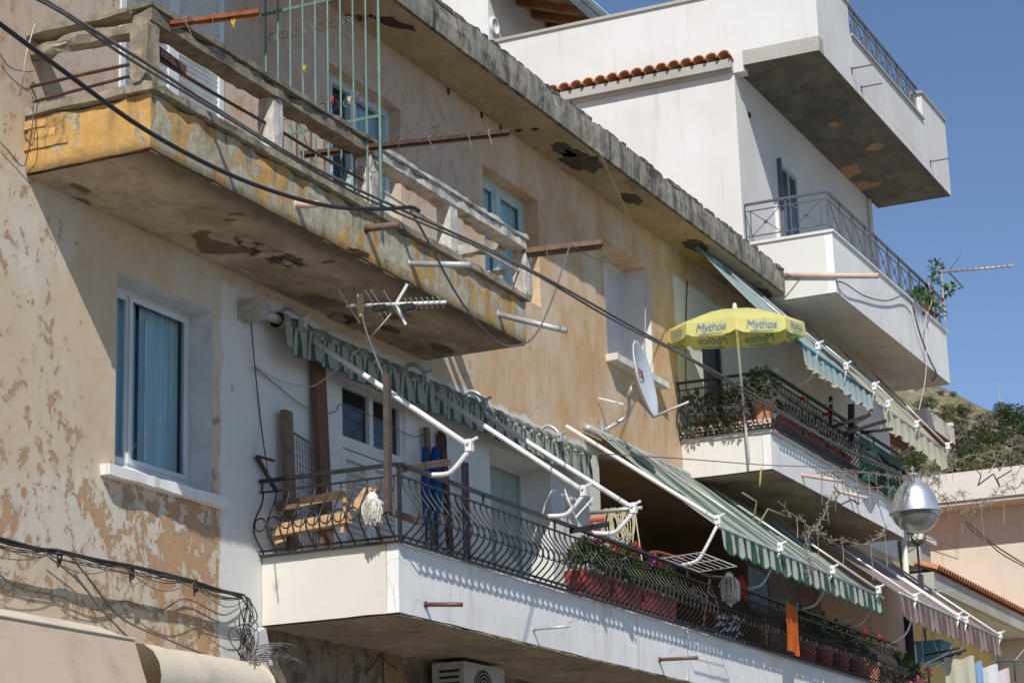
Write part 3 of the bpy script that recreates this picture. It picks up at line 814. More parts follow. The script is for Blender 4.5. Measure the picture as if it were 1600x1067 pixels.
# door on the middle balcony
m = MB(); m.box(31.62, 32.75, -.05, .0, 11.4, 13.32); d_ = part('balcony_door', m, M['white'], wb)
m = MB(); frame_rect(m, 31.75, 32.65, 11.4, 13.2, -.075, .07, .04); m.box(32.16, 32.24, -.07, -.052, 11.4, 13.13); part('frame', m, M['greytube'], d_)
m = MB(); m.box(31.82, 32.58, -.058, -.052, 11.4, 13.13); part('pane', m, simple('dark_pane', (.05,.06,.07), .12, .2, 3, bump=0), d_)
m = MB(); m.box(31.70, 31.74, -.12, -.03, 11.4, 13.25); part('shutter_guide', m, M['ironpale'], d_)
m = MB(); m.lathe((30.6,-.01,13.62), [(.05,0),(.05,-.01),(.001,-.01)], 10, ax=V((0,1,0))); part('wall_vent', m, M['dark'], wb)
m = MB(); p = Y(1358,322,-.03); m.tube([(p.x,-.04,14.15),(p.x,-.04,11.4)], .035); part('downpipe', m, M['white'], wb)
# tile verge on the side wall
m = MB(); m.box(29.86, 29.998, .0, 3.3, 14.16, 14.30); m.box(29.92, 29.998, .0, 3.3, 14.12, 14.16); part('tile_bed', m, M['greyband'], wb)
tm = tile_mesh(.105, .5, 8, .018, M['tile'])
for i in range(17):
    inst('roof_tile', tm, wb, (29.78, .08+i*.205, 14.33+.0), (-.22, 0, -math.pi/2))
# lower storey under the balcony seen past the awnings
m = MB(); m.box(33.0, 34.6, -.03, .0, 7.8, 9.45); f_ = part('shutter', m, M['alu'], wb)
slats(33.05, 34.55, 7.85, 9.4, .09, -.05, f_, M['slat'], -.6, .07, .008)
m = MB(); m.box(35.4, 36.4, -.02, .0, 7.8, 9.3); part('doorway', m, M['darkwood'], wb)
m = MB(); m.box(37.45, 39.4, -.7, .3, 9.95, 10.25); part('canopy_slab', m, M['pinkwall'], wb)
m = MB(); m.box(37.46, 39.38, -.68, .28, 9.935, 9.948); part('canopy_soffit', m, simple('red_brown_board', (.16,.075,.05), .8, .3, 4), wb)
m = MB(); m.box(30.0, 32.6, -.02, .0, 4.0, 7.15); part('shaded_brown_wall', m, simple('shaded_brown_paint', (.20,.135,.09), .85, .2, 2), wb)  # thin panel, brown wall and dark recess shade in one colour
m = MB(); m.box(32.61, 37.44, -.015, .0, 4.0, 7.6); part('tan_wall', m, M['tanwall'], wb)
# penthouse
ph = thing('penthouse', 'white roof house with brown rafters showing above the parapet', 'house', (33,4.4,14))
m = MB(); m.box(30.6, 40, 4.4, 9, 14.2, 17.6); part('wall', m, M['white'], ph)
slope = -.42
fz = lambda yy: 16.55+(yy-3.2)*.36
m = MB()
m.add([(30.3,3.2,fz(3.2)),(40,3.2,fz(3.2)),(40,9,fz(9)),(30.3,9,fz(9)),(30.3,3.2,fz(3.2)+.1),(40,3.2,fz(3.2)+.1),(40,9,fz(9)+.1),(30.3,9,fz(9)+.1)],
      [(0,3,2,1),(4,5,6,7),(0,1,5,4),(3,0,4,7),(1,2,6,5)])
rf = part('roof', m, M['roofboard'], ph)
m = MB(); m.box(30.25, 40, 3.1, 3.2, fz(3.2)-.08, fz(3.2)+.14); m.tube([(30.25,3.05,fz(3.2)+.05),(40,3.05,fz(3.2)+.05)], .07, 8); part('gutter', m, M['lightblue'], ph)
m = MB(); m.beam((0,3.25,fz(3.25)-.07),(0,4.6,fz(4.6)-.07), .12, .14); rme = mesh_of('rafter', m, M['rafter'])
for i in range(14): 
    o = link('rafter', rme, ph, V((30.55+.62*i,0,0))-_wl(ph))
m = MB(); p = Y(772,42,4.39); m.lathe((p.x,4.4,p.z), [(.16,0),(.16,-.04),(.12,-.05),(.12,-.02),(.001,-.02)], 16, ax=V((0,1,0))); part('wall_vent', m, M['white'], ph, smooth=True)
# ------------------------------------------------------------------ pink building with flat roof, further right
pk = thing('pink_building', 'faded pink flat roofed building behind the tiled house', 'building', (46,3,0))
m = MB(); m.box(46, 58, -6, 12, 0, 9.9); part('wall', m, M['pinkwall'], pk)
m = MB(); m.box(45.2, 58, -7, 12, 9.98, 10.58); part('roof_slab', m, M['cream'], pk)
m = MB(); m.box(45.25, 57.9, -6.9, 11.9, 9.9, 9.975); part('roof_soffit', m, M['plainsoffit'], pk)
# ------------------------------------------------------------------ house with tiled eave
th_ = thing('tiled_house', 'low yellow house with a red tile eave and grey fascia', 'house', (42,0,0))
m = MB(); m.box(37.5, 45.9, .35, 7, 0, 7.3); part('wall', m, M['yellowwall'], th_)
m = MB(); m.box(37.5, 45.95, -.58, -.48, 7.06, 7.36); m.box(37.5, 37.6, -.48, 5, 7.06, 7.36); part('fascia', m, M['greyband'], th_)
m = MB(); m.box(37.6, 45.94, -.48, .35, 7.1, 7.16); part('soffit', m, M['plainsoffit'], th_)
m = MB(); m.add([(37.5,-.55,7.38),(45.95,-.55,7.38),(45.95,4,9.0),(37.5,4,9.0)], [(0,1,2,3)]); part('roof', m, M['tile'], th_)
tm2 = tile_mesh(.09, .45, 6, .016, M['tile'])
for i in range(45): inst('roof_tile', tm2, th_, (37.55+i*.187, -.66, 7.39), (.35,0,0))
m = MB(); p0 = Y(1430,905,-.2); 
m.box(37.6, 38.3, -.35, .2, 7.42, 7.95); cb = part('chimney', m, M['greyband'], th_)
m = MB(); m.box(37.5, 38.4, -.45, .3, 7.95, 8.05); part('chimney_cap', m, M['cream'], th_)
for i in range(3): inst('roof_tile', tm2, th_, (37.7+i*.22, -.3, 8.07), (0,0,0))
m = MB(); m.tube([(37.48,-.1,8.6),(37.48,-.1,4)], .055, 10); solo('drainpipe', m, M['cream'], 'white drainpipe running down between the white house and tiled house', 'pipe', smooth=True)
# ------------------------------------------------------------------ wrought iron railings
def bal_mesh(h, mat, r=.0085):
    prof = [(0,1.0),(.004,.9),(.035,.78),(.10,.62),(.148,.48),(.158,.38),(.138,.27),(.075,.15),(.015,.06),(0,0)]
    m = MB(); m.tube(smooth_path([(0,-o,z*h) for o, z in prof], 2), r, 5)
    return mesh_of('baluster', m, mat, True)
def ring_mesh(rad, mat, r=.007):
    m = MB(); m.tube([(rad*math.cos(t*math.pi/7), 0, rad*math.sin(t*math.pi/7)) for t in range(15)], r, 4, cap=False)
    return mesh_of('ring', m, mat, True)
def belly_railing(root, segs, zb, zt, mat, step=.127, balme=None, ringme=None):
    """segs: (start xy, end xy, outward xy)"""
    for (a, b, o) in segs:
        a = V((*a,0)); b = V((*b,0)); d = b-a; L = d.length; d.normalize()
        rot = (0, 0, math.atan2(o[1], o[0])+math.pi/2)
        z2 = V((0,0,1))
        m = MB(); m.beam(a+z2*zt, b+z2*zt, .05, .028); part('handrail', m, mat, root)
        m = MB(); m.beam(a+z2*(zt-.10), b+z2*(zt-.10), .022, .014); part('upper_bar', m, mat, root)
        m = MB(); m.beam(a+z2*(zb+.055), b+z2*(zb+.055), .03, .016); part('lower_bar', m, mat, root)
        m = MB(); m.beam(a+z2*(zb+.012), b+z2*(zb+.012), .034, .018); part('base_bar', m, mat, root)
        n = int(L/step)
        sp = (L-.06)/n
        for i in range(n+1):
            p = a+d*(.03+sp*i)
            inst('baluster', balme, root, (p.x, p.y, zb+.02), rot)
            if i < n:
                q = a+d*(.03+sp*(i+.5)); ov = V((o[0],o[1],0))*.156
                inst('ring', ringme, root, (q.x+ov.x, q.y+ov.y, zb+.02+.43*(zt-.1-zb-.02)), rot)
        for k in range(int(L/1.6)+1):
            p = a+d*min(L-.02, .02+1.6*k)
            m = MB(); m.tube([p+z2*(zt-.1), p+z2*zt], .012, 5); part('spacer', m, mat, root)
h1 = 5.45-.10-4.795
bm1 = bal_mesh(h1, M['iron']); rg1 = ring_mesh(.056, M['iron'])
r1 = thing('balcony_railing', 'black belly-bar railing with rings on the nearer half of the long white balcony', 'railing', (19.6,-1.30,4.82), 'black wrought iron balcony railings')
belly_railing(r1, [((16.245,-.01),(16.245,-1.37),(-1,0)), ((16.26,-1.39),(23.04,-1.39),(0,-1))], 4.775, 5.45, M['iron'], .127, bm1, rg1)
m = MB(); m.beam((16.25,-1.385,4.78),(16.25,-1.385,5.44),.03,.03,up=V((0,1,0))); part('corner_post', m, M['iron'], r1)
m = MB(); a = Y(398,722,-.02); m.beam((16.15,-.03,5.66),(16.42,-.06,5.40),.03,.03); m.beam((16.15,-.03,5.66),(16.08,-.25,5.58),.025,.025); part('wall_brace', m, M['darkrust'], r1)
r2 = thing('balcony_railing', 'black belly-bar railing on the farther half of the long white balcony under striped awning', 'railing', (27.4,-1.30,4.82), 'black wrought iron balcony railings')
belly_railing(r2, [((23.10,-1.39),(31.75,-1.39),(0,-1))], 4.775, 5.45, M['iron'], .127, bm1, rg1)
h2 = 8.55-.10-7.81
bm2 = bal_mesh(h2, M['iron'])
r3 = thing('balcony_railing', 'black iron railing full of plants round the balcony with the yellow parasol', 'railing', (30,-1.22,7.79), 'black wrought iron balcony railings')
belly_railing(r3, [((26.80,-.01),(26.80,-1.28),(-1,0)), ((26.82,-1.30),(33.15,-1.30),(0,-1))], 7.79, 8.55, M['iron'], .14, bm2, rg1)
# lattice skirting of the parasol balcony
for (a_, b_) in ((V((26.80,-.02,0)),V((26.80,-1.27,0))), (V((26.82,-1.31,0)),V((33.1,-1.31,0)))):
    m = MB(); d = b_-a_; L = d.length; n = int(L/.075)
    for z in (7.805, 7.86, 7.915): m.beam(a_+V((0,0,z)), b_+V((0,0,z)), .012, .016)
    for i in range(n+1):
        p = a_+d*(i/n); m.beam(p+V((0,0,7.79)), p+V((0,0,7.92)), .012, .016)
    part('lattice_strip', m, M['cream'] if a_.y > -1 else M['iron'], r3, kind='stuff')
def cross_railing(root, segs, zb, zt, mat):
    for (a, b, npan) in segs:
        a = V(a); b = V(b); d = (b-a); u = V((0,0,1))
        m = MB(); m.beam(a+u*zt, b+u*zt, .05, .03); part('handrail', m, mat, root)
        m = MB(); m.beam(a+u*(zt-.11), b+u*(zt-.11), .02, .015); part('upper_bar', m, mat, root)
        m = MB(); m.beam(a+u*(zb+.1), b+u*(zb+.1), .02, .015); part('lower_bar', m, mat, root)
        lo, hi = zb+.1, zt-.11
        for i in range(npan):
            p = a+d*(i/npan); q = a+d*((i+1)/npan)
            pi = p.lerp(q, .13); qi = p.lerp(q, .87)
            for e in (pi, qi):
                m = MB(); m.tube([e+u*lo, e+u*hi], .009, 5); part('upright', m, mat, root)
            m = MB(); m.tube([p+u*(zb-.15 if i%2==0 else lo), p+u*zt], .013, 5); part('upright', m, mat, root)
            m = MB(); m.tube([pi+u*lo, qi+u*hi], .007, 5); m.tube([pi+u*hi, qi+u*lo], .007, 5); part('cross', m, mat, root)
            m = MB(); m.ball(pi.lerp(qi,.5)+u*((lo+hi)/2), .03, 8, 5); part('boss', m, mat, root)
r4 = thing('balcony_railing', 'slim grey crossed railing on the middle balcony of the white house', 'railing', (33,-1.3,11.38))
cross_railing(r4, [((30.04,-.03,0),(30.04,-1.29,0),2), ((30.06,-1.3,0),(36.58,-1.3,0),10)], 11.38, 11.99, M['ironpale'])
r5 = thing('balcony_railing', 'slim grey railing between two white piers on the top balcony', 'railing', (34,-1.29,15.14))
cross_railing(r5, [((31.78,-1.29,0),(36.18,-1.29,0),7)], 15.14, 15.72, M['ironpale'])

# ------------------------------------------------------------------ awnings
def fabric(name, col, tr=.25, dirt=(.3,.29,.24), da=.35):
    t = NT(name); p = t.pos()
    n = t.noise(p, 2.2, 6, .65); f = t.noise(p, 60, 3)
    c = t.mix(t.step(n, .5, .72, 0, da), col, dirt)
    c = t.mix(t.step(f, .3, .7, 0, .15), c, tuple(x*.6 for x in col))
    return t.done(c, .9, t.bump(f, .1, .003), spec=.1, trans=tr)
M['fgreen'] = fabric('green_canvas', (.05,.11,.095)); M['fcream'] = fabric('cream_canvas', (.52,.53,.46))
M['fedge'] = fabric('green_binding', (.02,.10,.07), .1)
M['fcream2'] = fabric('shaded_cream_canvas', (.37,.375,.31), .1); M['fgreen2'] = fabric('shaded_green_canvas', (.06,.115,.095), .1)  # valance canvas toned down, the shade it hangs in is in the colour
M['fpale'] = fabric('faded_canvas', (.45,.48,.40)); M['fgrey'] = fabric('faded_green_canvas', (.13,.20,.165))
M['frol'] = fabric('grimy_roll', (.25,.25,.21), .0); M['frol2'] = fabric('grimy_roll_dark', (.13,.15,.12), .0)
M['fteal'] = fabric('pale_teal_canvas', (.42,.53,.52), .3); M['fteal2'] = fabric('blue_teal_canvas', (.12,.30,.36), .35)
M['fyel'] = fabric('cream_yellow_canvas', (.62,.545,.38), .3); M['fyel2'] = fabric('pale_cream_canvas', (.70,.66,.50), .35)
M['fpink'] = fabric('brown_pink_canvas', (.34,.27,.25), .2); M['fpink2'] = fabric('brown_stripe_canvas', (.19,.12,.11), .2)
def canvas(root, x0, x1, top, bot, n, mats, sag=.06, name='canvas', skew=0., rip=.0):
    m = MB(); K = 8; sub = 2; rows = []
    for k in range(K+1):
        t = k/K; r_ = []
        for i in range(n*sub+1):
            u = i/(n*sub)
            y = lerp(top[0], bot[0], t); z = lerp(top[1], bot[1], t) - sag*4*t*(1-t)*(.6+.4*math.sin(u*9)) + rip*math.sin(u*n*2.1)*t*(1-t)*4
            r_.append(V((lerp(x0,x1,u)+skew*t, y, z)))
        rows.append(r_)
    m.sheet(rows, mf=lambda i, j: (j//sub) % 2)
    return part(name, m, mats, root, smooth=True)
def valance(root, x0, x1, y, z, h, n, mats, wav=.02, droop=.0, edge=None, name='valance', fold=1.):
    m = MB(); sub = 4; top = []; mid = []; low = []; low2 = []
    for i in range(n*sub+1):
        u = i/(n*sub); ph_ = u*n*math.pi*fold
        dz = droop*noise.noise(V((u*n*.35,3,x0)))
        sc_ = abs(math.sin(u*n*math.pi))*.18*h
        x = lerp(x0,x1,u)
        top.append(V((x, y+.3*wav*math.sin(ph_), z+dz*.3)))
        mid.append(V((x+wav*.5*math.sin(ph_*1.3+1), y-wav*math.sin(ph_*1.3)-.01, z-h*.55+dz*.7)))
        low.append(V((x+wav*.4*math.sin(ph_*1.3+1), y-wav*1.3*math.sin(ph_*1.3+.4)-.015, z-h*.93+dz-sc_)))
        low2.append(low[-1]+V((0,-.002,-.022)))
    m.sheet([top,mid,low,low2], mf=lambda i, j: 2 if i == 2 and len(mats) > 2 else (j//sub) % 2)
    return part(name, m, mats, root, smooth=True)
def clamp(root, p, mat):
    m = MB(); p = V(p); m.box(p.x-.03, p.x+.03, p.y-.03, p.y+.03, p.z-.045, p.z+.06); m.tube([p+V((-.05,0,.03)), p+V((.05,0,.03))], .016, 6)
    m.tube([p+V((0,-.03,.05)), p+V((.0,-.08,.07))], .014, 6)
    part('clamp', m, mat, root)
def drop_arm(root, x, hinge, joint, elbow, foot, mat, r=.026, r2=.022, xj=None):
    xj = x if xj is None else xj
    m = MB(); m.tube([(x,hinge[0],hinge[1]),(xj,joint[0],joint[1])], r, 8); part('arm', m, mat, root, smooth=True)
    e = V((xj,elbow[0],elbow[1]))
    m = MB(); m.tube(smooth_path([(xj,joint[0],joint[1]-.03), e.lerp(V((xj,joint[0],joint[1])),.25), e.lerp(V((xj,foot[0],foot[1])),.2), (xj,foot[0],foot[1])],4), r2, 8); part('lower_arm', m, mat, root, smooth=True)
    clamp(root, (xj, joint[0], joint[1]), M['whitetube'])
# A: rolled up green striped awning over the nearer half, drop arms hanging out over the rail
aw = thing('awning', 'rolled up green and cream striped awning above the white louvred door', 'awning', (19.6,-.15,6.9))
m = MB(); m.tube(sagline((15.95,-.14,6.93),(23.3,-.14,6.93),.02,30,.02,2), .045, 8); part('roller', m, M['greytube'], aw, smooth=True)
m = MB(); rows = []
for k in range(9):
    t = k/8*2*math.pi
    rows.append([V((lerp(16.3,23.25,i/150), -.15+.085*math.cos(t)*(1+.3*noise.noise(V((i*.35,k*.1,0)))), 6.915+.075*math.sin(t)*(1+.35*noise.noise(V((i*.35,0,k*.1)))))) for i in range(151)])
m.sheet(rows, mf=lambda i, j: (j//3) % 2); part('rolled_canvas', m, [M['frol'],M['frol2']], aw, smooth=True)
random.seed(12)
def retracted(xa, xb, n):
    m = MB(); top=[]; mid=[]; low=[]; l2=[]; N = n*6
    for i in range(N+1):
        u = i/N; x = lerp(xa,xb,u); s_ = u*n
        w1 = math.sin(s_*math.pi*2+.7*math.sin(s_*1.7)); nz = noise.noise(V((s_*.7,xa,0)))
        h = .225+.03*abs(math.sin(s_*math.pi*.5))+.03*nz
        top.append(V((x, -.225+.008*w1, 6.88))); mid.append(V((x+.012*w1, -.235-.016*w1, 6.88-h*.55)))
        low.append(V((x+.016*w1, -.235-.022*math.sin(s_*math.pi*2+.6), 6.88-h))); l2.append(low[-1]+V((0,-.001,-.009)))
    m.sheet([top,mid,low,l2], mf=lambda i, j: 2 if i == 2 else (1 if (j % 6) in (3,5) else 0))
    part('valance', m, [M['fcream2'],M['fgreen2'],M['fedge']], aw, smooth=True)
retracted(16.32, 23.2, 27)
m = MB(); m.box(15.88, 16.02, -.24, -.003, 6.84, 7.02); part('end_bracket', m, simple('old_plastic', (.40,.37,.32), .6, .3, 12), aw)
m = MB()
for i in range(34): p = V((16.35+i*.2,-.235,6.88)); m.ball(p, .022, 6, 4)
part('curtain_ring', m, M['fcream'], aw, kind='stuff')
for (x, hg, jt, el, ft) in ((16.82,(.0-.02,6.98),(-1.78,5.66),(-1.60,5.44),(-1.38,5.45)),
                            (19.28,(-.02,6.98),(-1.80,5.66),(-1.62,5.45),(-1.39,5.46)),
                            (20.40,(-.02,6.98),(-1.86,5.66),(-1.66,5.43),(-1.39,5.46))):
    drop_arm(aw, x, hg, jt, el, ft, M['whitetube'], .027, .023)
for x in (16.5, 18.9, 20.25, 22.2):
    m = MB(); m.tube(smooth_path([(x,-.01,6.98),(x+.02,-.1,7.08),(x+.03,-.2,7.05),(x+.05,-.28,6.95)],4), .022, 7); part('hook', m, M['greytube'], aw, smooth=True)
    clamp(aw, (x+.05,-.27,6.93), M['greytube'])
# B: extended striped awning
awb = thing('awning', 'lowered green and cream striped awning shading the far half of the long balcony', 'awning', (26.4,-.1,7.15))
canvas(awb, 23.7, 29.85, (-.1,7.30), (-1.80,5.86), 46, [M['fpale'],M['fgrey']], .06, rip=.014, skew=-.4)
valance(awb, 23.15, 29.6, -1.81, 5.88, .24, 46, [M['fcream'],M['fgreen'],M['fedge']], .012, .02)
m = MB(); m.tube([(23.1,-1.80,5.89),(29.7,-1.80,5.87)], .026, 8); part('front_bar', m, M['greytube'], awb, smooth=True)
m = MB(); m.tube([(23.5,-.07,7.31),(29.9,-.07,7.31)], .05, 8); part('roller', m, M['greytube'], awb, smooth=True)
for x in (22.92, 25.1, 27.2, 29.3):
    mt = M['whitetube'] if x < 23.5 else M['greytube']
    drop_arm(awb, x, (-.06,7.22 if x < 23.5 else 7.35), (-1.86,5.92), (-1.62,5.50), (-1.39,5.46), mt, .026 if x < 23.5 else .019, .02 if x < 23.5 else .016)
# C: brownish pink awning further along
awc = thing('awning', 'brownish pink striped awning with ragged valance at the end of the balcony row', 'awning', (33.7,-.1,7.2))
canvas(awc, 30.7, 36.8, (-.1,7.4), (-1.78,6.04), 40, [M['fpink'],M['fpink']], .05)
valance(awc, 30.7, 36.8, -1.79, 6.04, .30, 40, [M['fpink'],M['fpink2']], .015, .05)
m = MB(); m.tube([(30.65,-1.78,6.05),(36.95,-1.78,6.05)], .024, 8); part('front_bar', m, M['greytube'], awc, smooth=True)
for x in (31.4, 33.9, 34.4, 36.7): drop_arm(awc, x, (-.06,7.45), (-1.82,6.07), (-1.66,5.55), (-1.2,5.38), M['whitetube'], .018, .015)
# D: teal awning at the eave, E: cream one beyond
awd = thing('awning', 'short pale teal awning with frilled edge hanging under the concrete eave', 'awning', (28.6,-.1,10.3))
canvas(awd, 26.95, 30.9, (-.35,10.44), (-1.6,8.98), 22, [M['fteal'],M['fteal']], .10)
valance(awd, 27.3, 30.6, -1.61, 8.97, .25, 18, [M['fteal'],M['fteal'],M['fyel2']], .03, .05)
m = MB(); m.tube([(27.1,-1.6,8.99),(30.75,-1.6,8.97)], .03, 8); part('front_bar', m, M['fteal2'], awd, smooth=True)
m = MB(); m.tube([(26.9,-.34,10.43),(31.0,-.34,10.43)], .035, 8); part('roller', m, M['fteal2'], awd, smooth=True)
for x in (27.9, 29.2, 30.6): drop_arm(awd, x, (-.34,10.44), (-1.66,9.08), (-1.55,8.66), (-1.30,8.56), M['greytube'], .017, .017)
awe = thing('awning', 'cream yellow awning with torn scalloped edge below the white balcony', 'awning', (33,-.1,10.2))
canvas(awe, 31.15, 35.0, (-.5,10.36), (-1.6,8.90), 22, [M['fyel'],M['fyel']], .05)
valance(awe, 31.15, 34.9, -1.61, 8.90, .30, 15, [M['fyel2'],M['fyel2']], .03, .07)
m = MB(); m.tube([(31.0,-1.6,8.91),(35.2,-1.6,8.90)], .026, 8); part('front_bar', m, M['greytube'], awe, smooth=True)
for x in (31.3, 32.9, 34.8): drop_arm(awe, x, (-.48,10.38), (-1.66,8.96), (-1.55,8.62), (-1.30,8.5), M['greytube'], .017, .017)

# ------------------------------------------------------------------ yellow parasol with lettering
pr = thing('parasol', 'yellow beer parasol with blue lettering open over the balcony rail', 'parasol', (26.72,-.9,7.3))
def fab2(name, col, tr=.45):
    t = NT(name); p = t.pos(); n = t.noise(p, 3, 5)
    return t.done(t.mix(t.step(n,.35,.7), col, tuple(c*.85 for c in col)), .75, None, spec=.2, trans=tr)
M['yellow'] = fab2('yellow_canvas', (.91,.86,.34)); M['blueprint'] = simple('blue_print', (.13,.25,.46), .7, .2, 20, bump=0)
CX, CY, ZA, ZR, RR, VH = 26.80, -.88, 9.46, 9.22, .90, .20
A0 = math.atan2(-10+.9, -26.8)            # a rib points back down the street
N8 = 8
_ax = V((-math.sin(A0), math.cos(A0), 0))
TILT = Matrix.Translation((CX,CY,ZR)) @ Matrix.Rotation(math.radians(8.0), 4, _ax) @ Matrix.Translation((-CX,-CY,-ZR))
def pv(k, r, z): 
    t = A0+2*math.pi*(k)/N8
    return TILT @ V((CX+r*math.cos(t), CY+r*math.sin(t), z))
for k in range(N8):
    m = MB(); rows = []
    for i in range(5):
        t = i/4; bow = .05*4*t*(1-t)
        rows.append([pv(k,RR*t,lerp(ZA,ZR,t)+bow).lerp(pv(k+1,RR*t,lerp(ZA,ZR,t)+bow), j/4) - V((0,0,.035*t*4*(j/4)*(1-j/4)*.6)) for j in range(5)])
    m.sheet(rows); part('canopy_panel', m, M['yellow'], pr, smooth=True)
    m = MB(); rows = []
    for i in range(4):
        t = i/3; rows.append([])
        for j in range(9):
            u = j/8; c = .035*4*u*(1-u)*.6
            cut = .05*(abs(2*u-1)**6)
            b = pv(k,RR+.015*t,ZR).lerp(pv(k+1,RR+.015*t,ZR), u)
            rows[-1].append(V((b.x, b.y, b.z-c*(1-t)-(VH-cut)*t)))
    m.sheet(rows); fl = part('valance_flap', m, M['yellow'], pr, smooth=True)
    # printed word on the flap
    cu = bpy.data.curves.new('lettering', 'FONT'); cu.body = 'Mythos'; cu.size = .155; cu.align_x = 'CENTER'; cu.align_y = 'CENTER'; cu.shear = .25; cu.space_character = .92
    tmp = bpy.data.objects.new('lettering_tmp', cu); COL.objects.link(tmp)
    dg = bpy.context.evaluated_depsgraph_get(); tm_ = bpy.data.meshes.new_from_object(tmp.evaluated_get(dg)); bpy.data.objects.remove(tmp)
    tm_.name = 'lettering'
    b2 = bmesh.new(); b2.from_mesh(tm_)
    b2.verts.ensure_lookup_table()
    for v_ in b2.verts: v_.co.x *= 1.0
    # underline
    ul = [b2.verts.new(c) for c in ((-.16,-.098,0),(.17,-.088,0),(.17,-.080,0),(-.16,-.085,0))]; b2.faces.new(ul)
    b2.to_mesh(tm_); b2.free()
    tm_.materials.clear(); tm_.materials.append(M['blueprint'])
    a_ = pv(k,RR,ZR); b_ = pv(k+1,RR,ZR); xd = (b_-a_).normalized(); zd = V((0,0,1)); nd = xd.cross(zd).normalized(); zd = nd.cross(xd)
    ctr = (a_+b_)/2
    if nd.dot(ctr-V((CX,CY,ZR))) < 0: nd = -nd; xd = -xd
    ctr += V((0,0,-VH*.46))+nd*.022
    o = link('lettering', tm_, fl); o.matrix_local = Matrix.Translation(ctr-_wl(pr)) @ Matrix((xd, zd, nd)).transposed().to_4x4()
    o = link('lettering', tm_, fl); ctr -= nd*.032; o.matrix_local = Matrix.Translation(ctr-_wl(pr)) @ Matrix((xd, zd, nd)).transposed().to_4x4()
    m = MB(); m.tube([pv(k,.05,ZA-.24), pv(k,RR*.98,ZR-.01)], .006, 5); part('rib', m, M['greytube'], pr)
m = MB(); m.tube([(26.74,-.97,7.35),(26.78,-.92,8.4),(CX,CY,ZA+.02)], .018, 8); part('pole', m, M['whitetube'], pr, smooth=True)
m = MB(); m.lathe((CX,CY,ZA-.01), [(.03,0),(.03,.05),(.02,.085),(.001,.09)], 10); part('finial', m, M['whitetube'], pr, smooth=True)
# ------------------------------------------------------------------ bars, pipes, drain stubs
def outbar(px0, py0, y0, px1, py1):
    p = Y(px0, py0, y0); return p, X(px1, py1, p.x)
def bar_thing(name, label, cat, p, q, mat, r=None, wh=None, strings=0, group=None, smat=None, seed=0):
    t = thing(name, label, cat, p, group)
    m = MB()
    if r:
        m.tube([p, q], r, 10)
        d = (V(q)-V(p)).normalized()
        m.tube([V(q)-d*.002, V(q)+d*.004], r*.75, 10)
    else: m.beam(p, q, wh[0], wh[1]); m.beam(V(p)+V((wh[0]*.5,0,-wh[1]*.9)), V(q)+V((wh[0]*.5,0,-wh[1]*.9)), .006, wh[1])
    part('bar', m, mat, t, smooth=bool(r))
    random.seed(seed)
    for i in range(strings):
        u = random.uniform(.15,.95); c = V(p).lerp(V(q), u)
        m = MB(); L = random.uniform(.04,.14)
        m.tube(smooth_path([c+V((.03,0,.02)), c+V((0,0,.035)), c+V((-.03,.01,.0)), c+V((-.02+random.uniform(-.05,.05),random.uniform(-.04,.04),-L))],3), .0028, 4)
        part('string_end', m, smat or M['festoon'], t)
    return t
p, q = outbar(258,37,-1.12,405,18); bar_thing('clothesline_bar', 'orange rusty angle iron sticking out from the corner of the ochre balcony', 'bar', p, q, M['rust'], wh=(.024,.032), strings=3, seed=1)
p, q = outbar(470,240,-.45,797,205); q = X(797,205,p.x+.0); bar_thing('clothesline_bar', 'long dark rusty angle iron reaching out past the middle post of the ochre balcony', 'bar', p, q, M['darkrust'], wh=(.024,.034), strings=5, seed=2)
p, q = outbar(815,393,-1.1,942,378); bar_thing('clothesline_bar', 'weathered timber bar sticking out at the far end of the ochre balcony', 'bar', p, q, M['wood'], wh=(.045,.05), strings=3, seed=3)
for (a, lab, mt, r) in (((570,358,-1.14,622,351),'short brown drain pipe in the middle of the ochre balcony face', M['wood'], .032),
        ((640,412,-1.14,735,414),'pale grey drain pipe on the ochre balcony below its white posts', M['greytube'], .028),
        ((778,491,-1.14,885,517),'long pale drain pipe drooping from the far corner of the ochre balcony', M['greytube'], .03),
        ((462,321,-1.14,497,319),'broken pink pipe stub behind the black cable on the ochre balcony', M['pinkpipe'], .03),
        ((664,944,-1.35,722,944),'maroon drain pipe stub on the near end of the long white parapet', simple('maroon_pipe',(.13,.055,.055),.5,.2,8), .02),
        ((833,983,-1.35,889,978),'thin grey drain pipe stub midway along the white parapet', M['greytube'], .013),
        ((1030,1030,-1.35,1090,1027),'brown drain pipe stub beside the parapet joint', simple('brown_pipe',(.16,.08,.06),.5,.2,8), .02),
        ((1253,742,-1.25,1318,752),'upper salmon drain pipe on the flower balcony face', M['pinkpipe'], .025),
        ((1303,766,-1.25,1356,778),'lower salmon drain pipe on the flower balcony face', M['pinkpipe'], .025)):
    p, q = outbar(*a); m = MB(); m.tube([p, q], r, 10); m.tube([V(p)+V((0,-.002,0)), V(p)+V((0,-.012,0))], r*1.5, 10)
    solo('drain_pipe', m, mt, lab, 'pipe', 'drain pipe stubs on the balcony faces', True)
p = V((29.99,-.5,10.80)); q = X(1372,431,29.99)
m = MB(); m.tube([p, q], .042, 10); solo('gutter_spout', m, M['pinkpipe'], 'long pink spout pipe at the end of the concrete eave', 'pipe', None, True)
p = Y(462,322,-1.15); m = MB(); rough_box(m, p.x-.13, p.x+.13, -1.20, -1.145, p.z-.15, p.z+.07, .05, .03, 9, .05, 4)
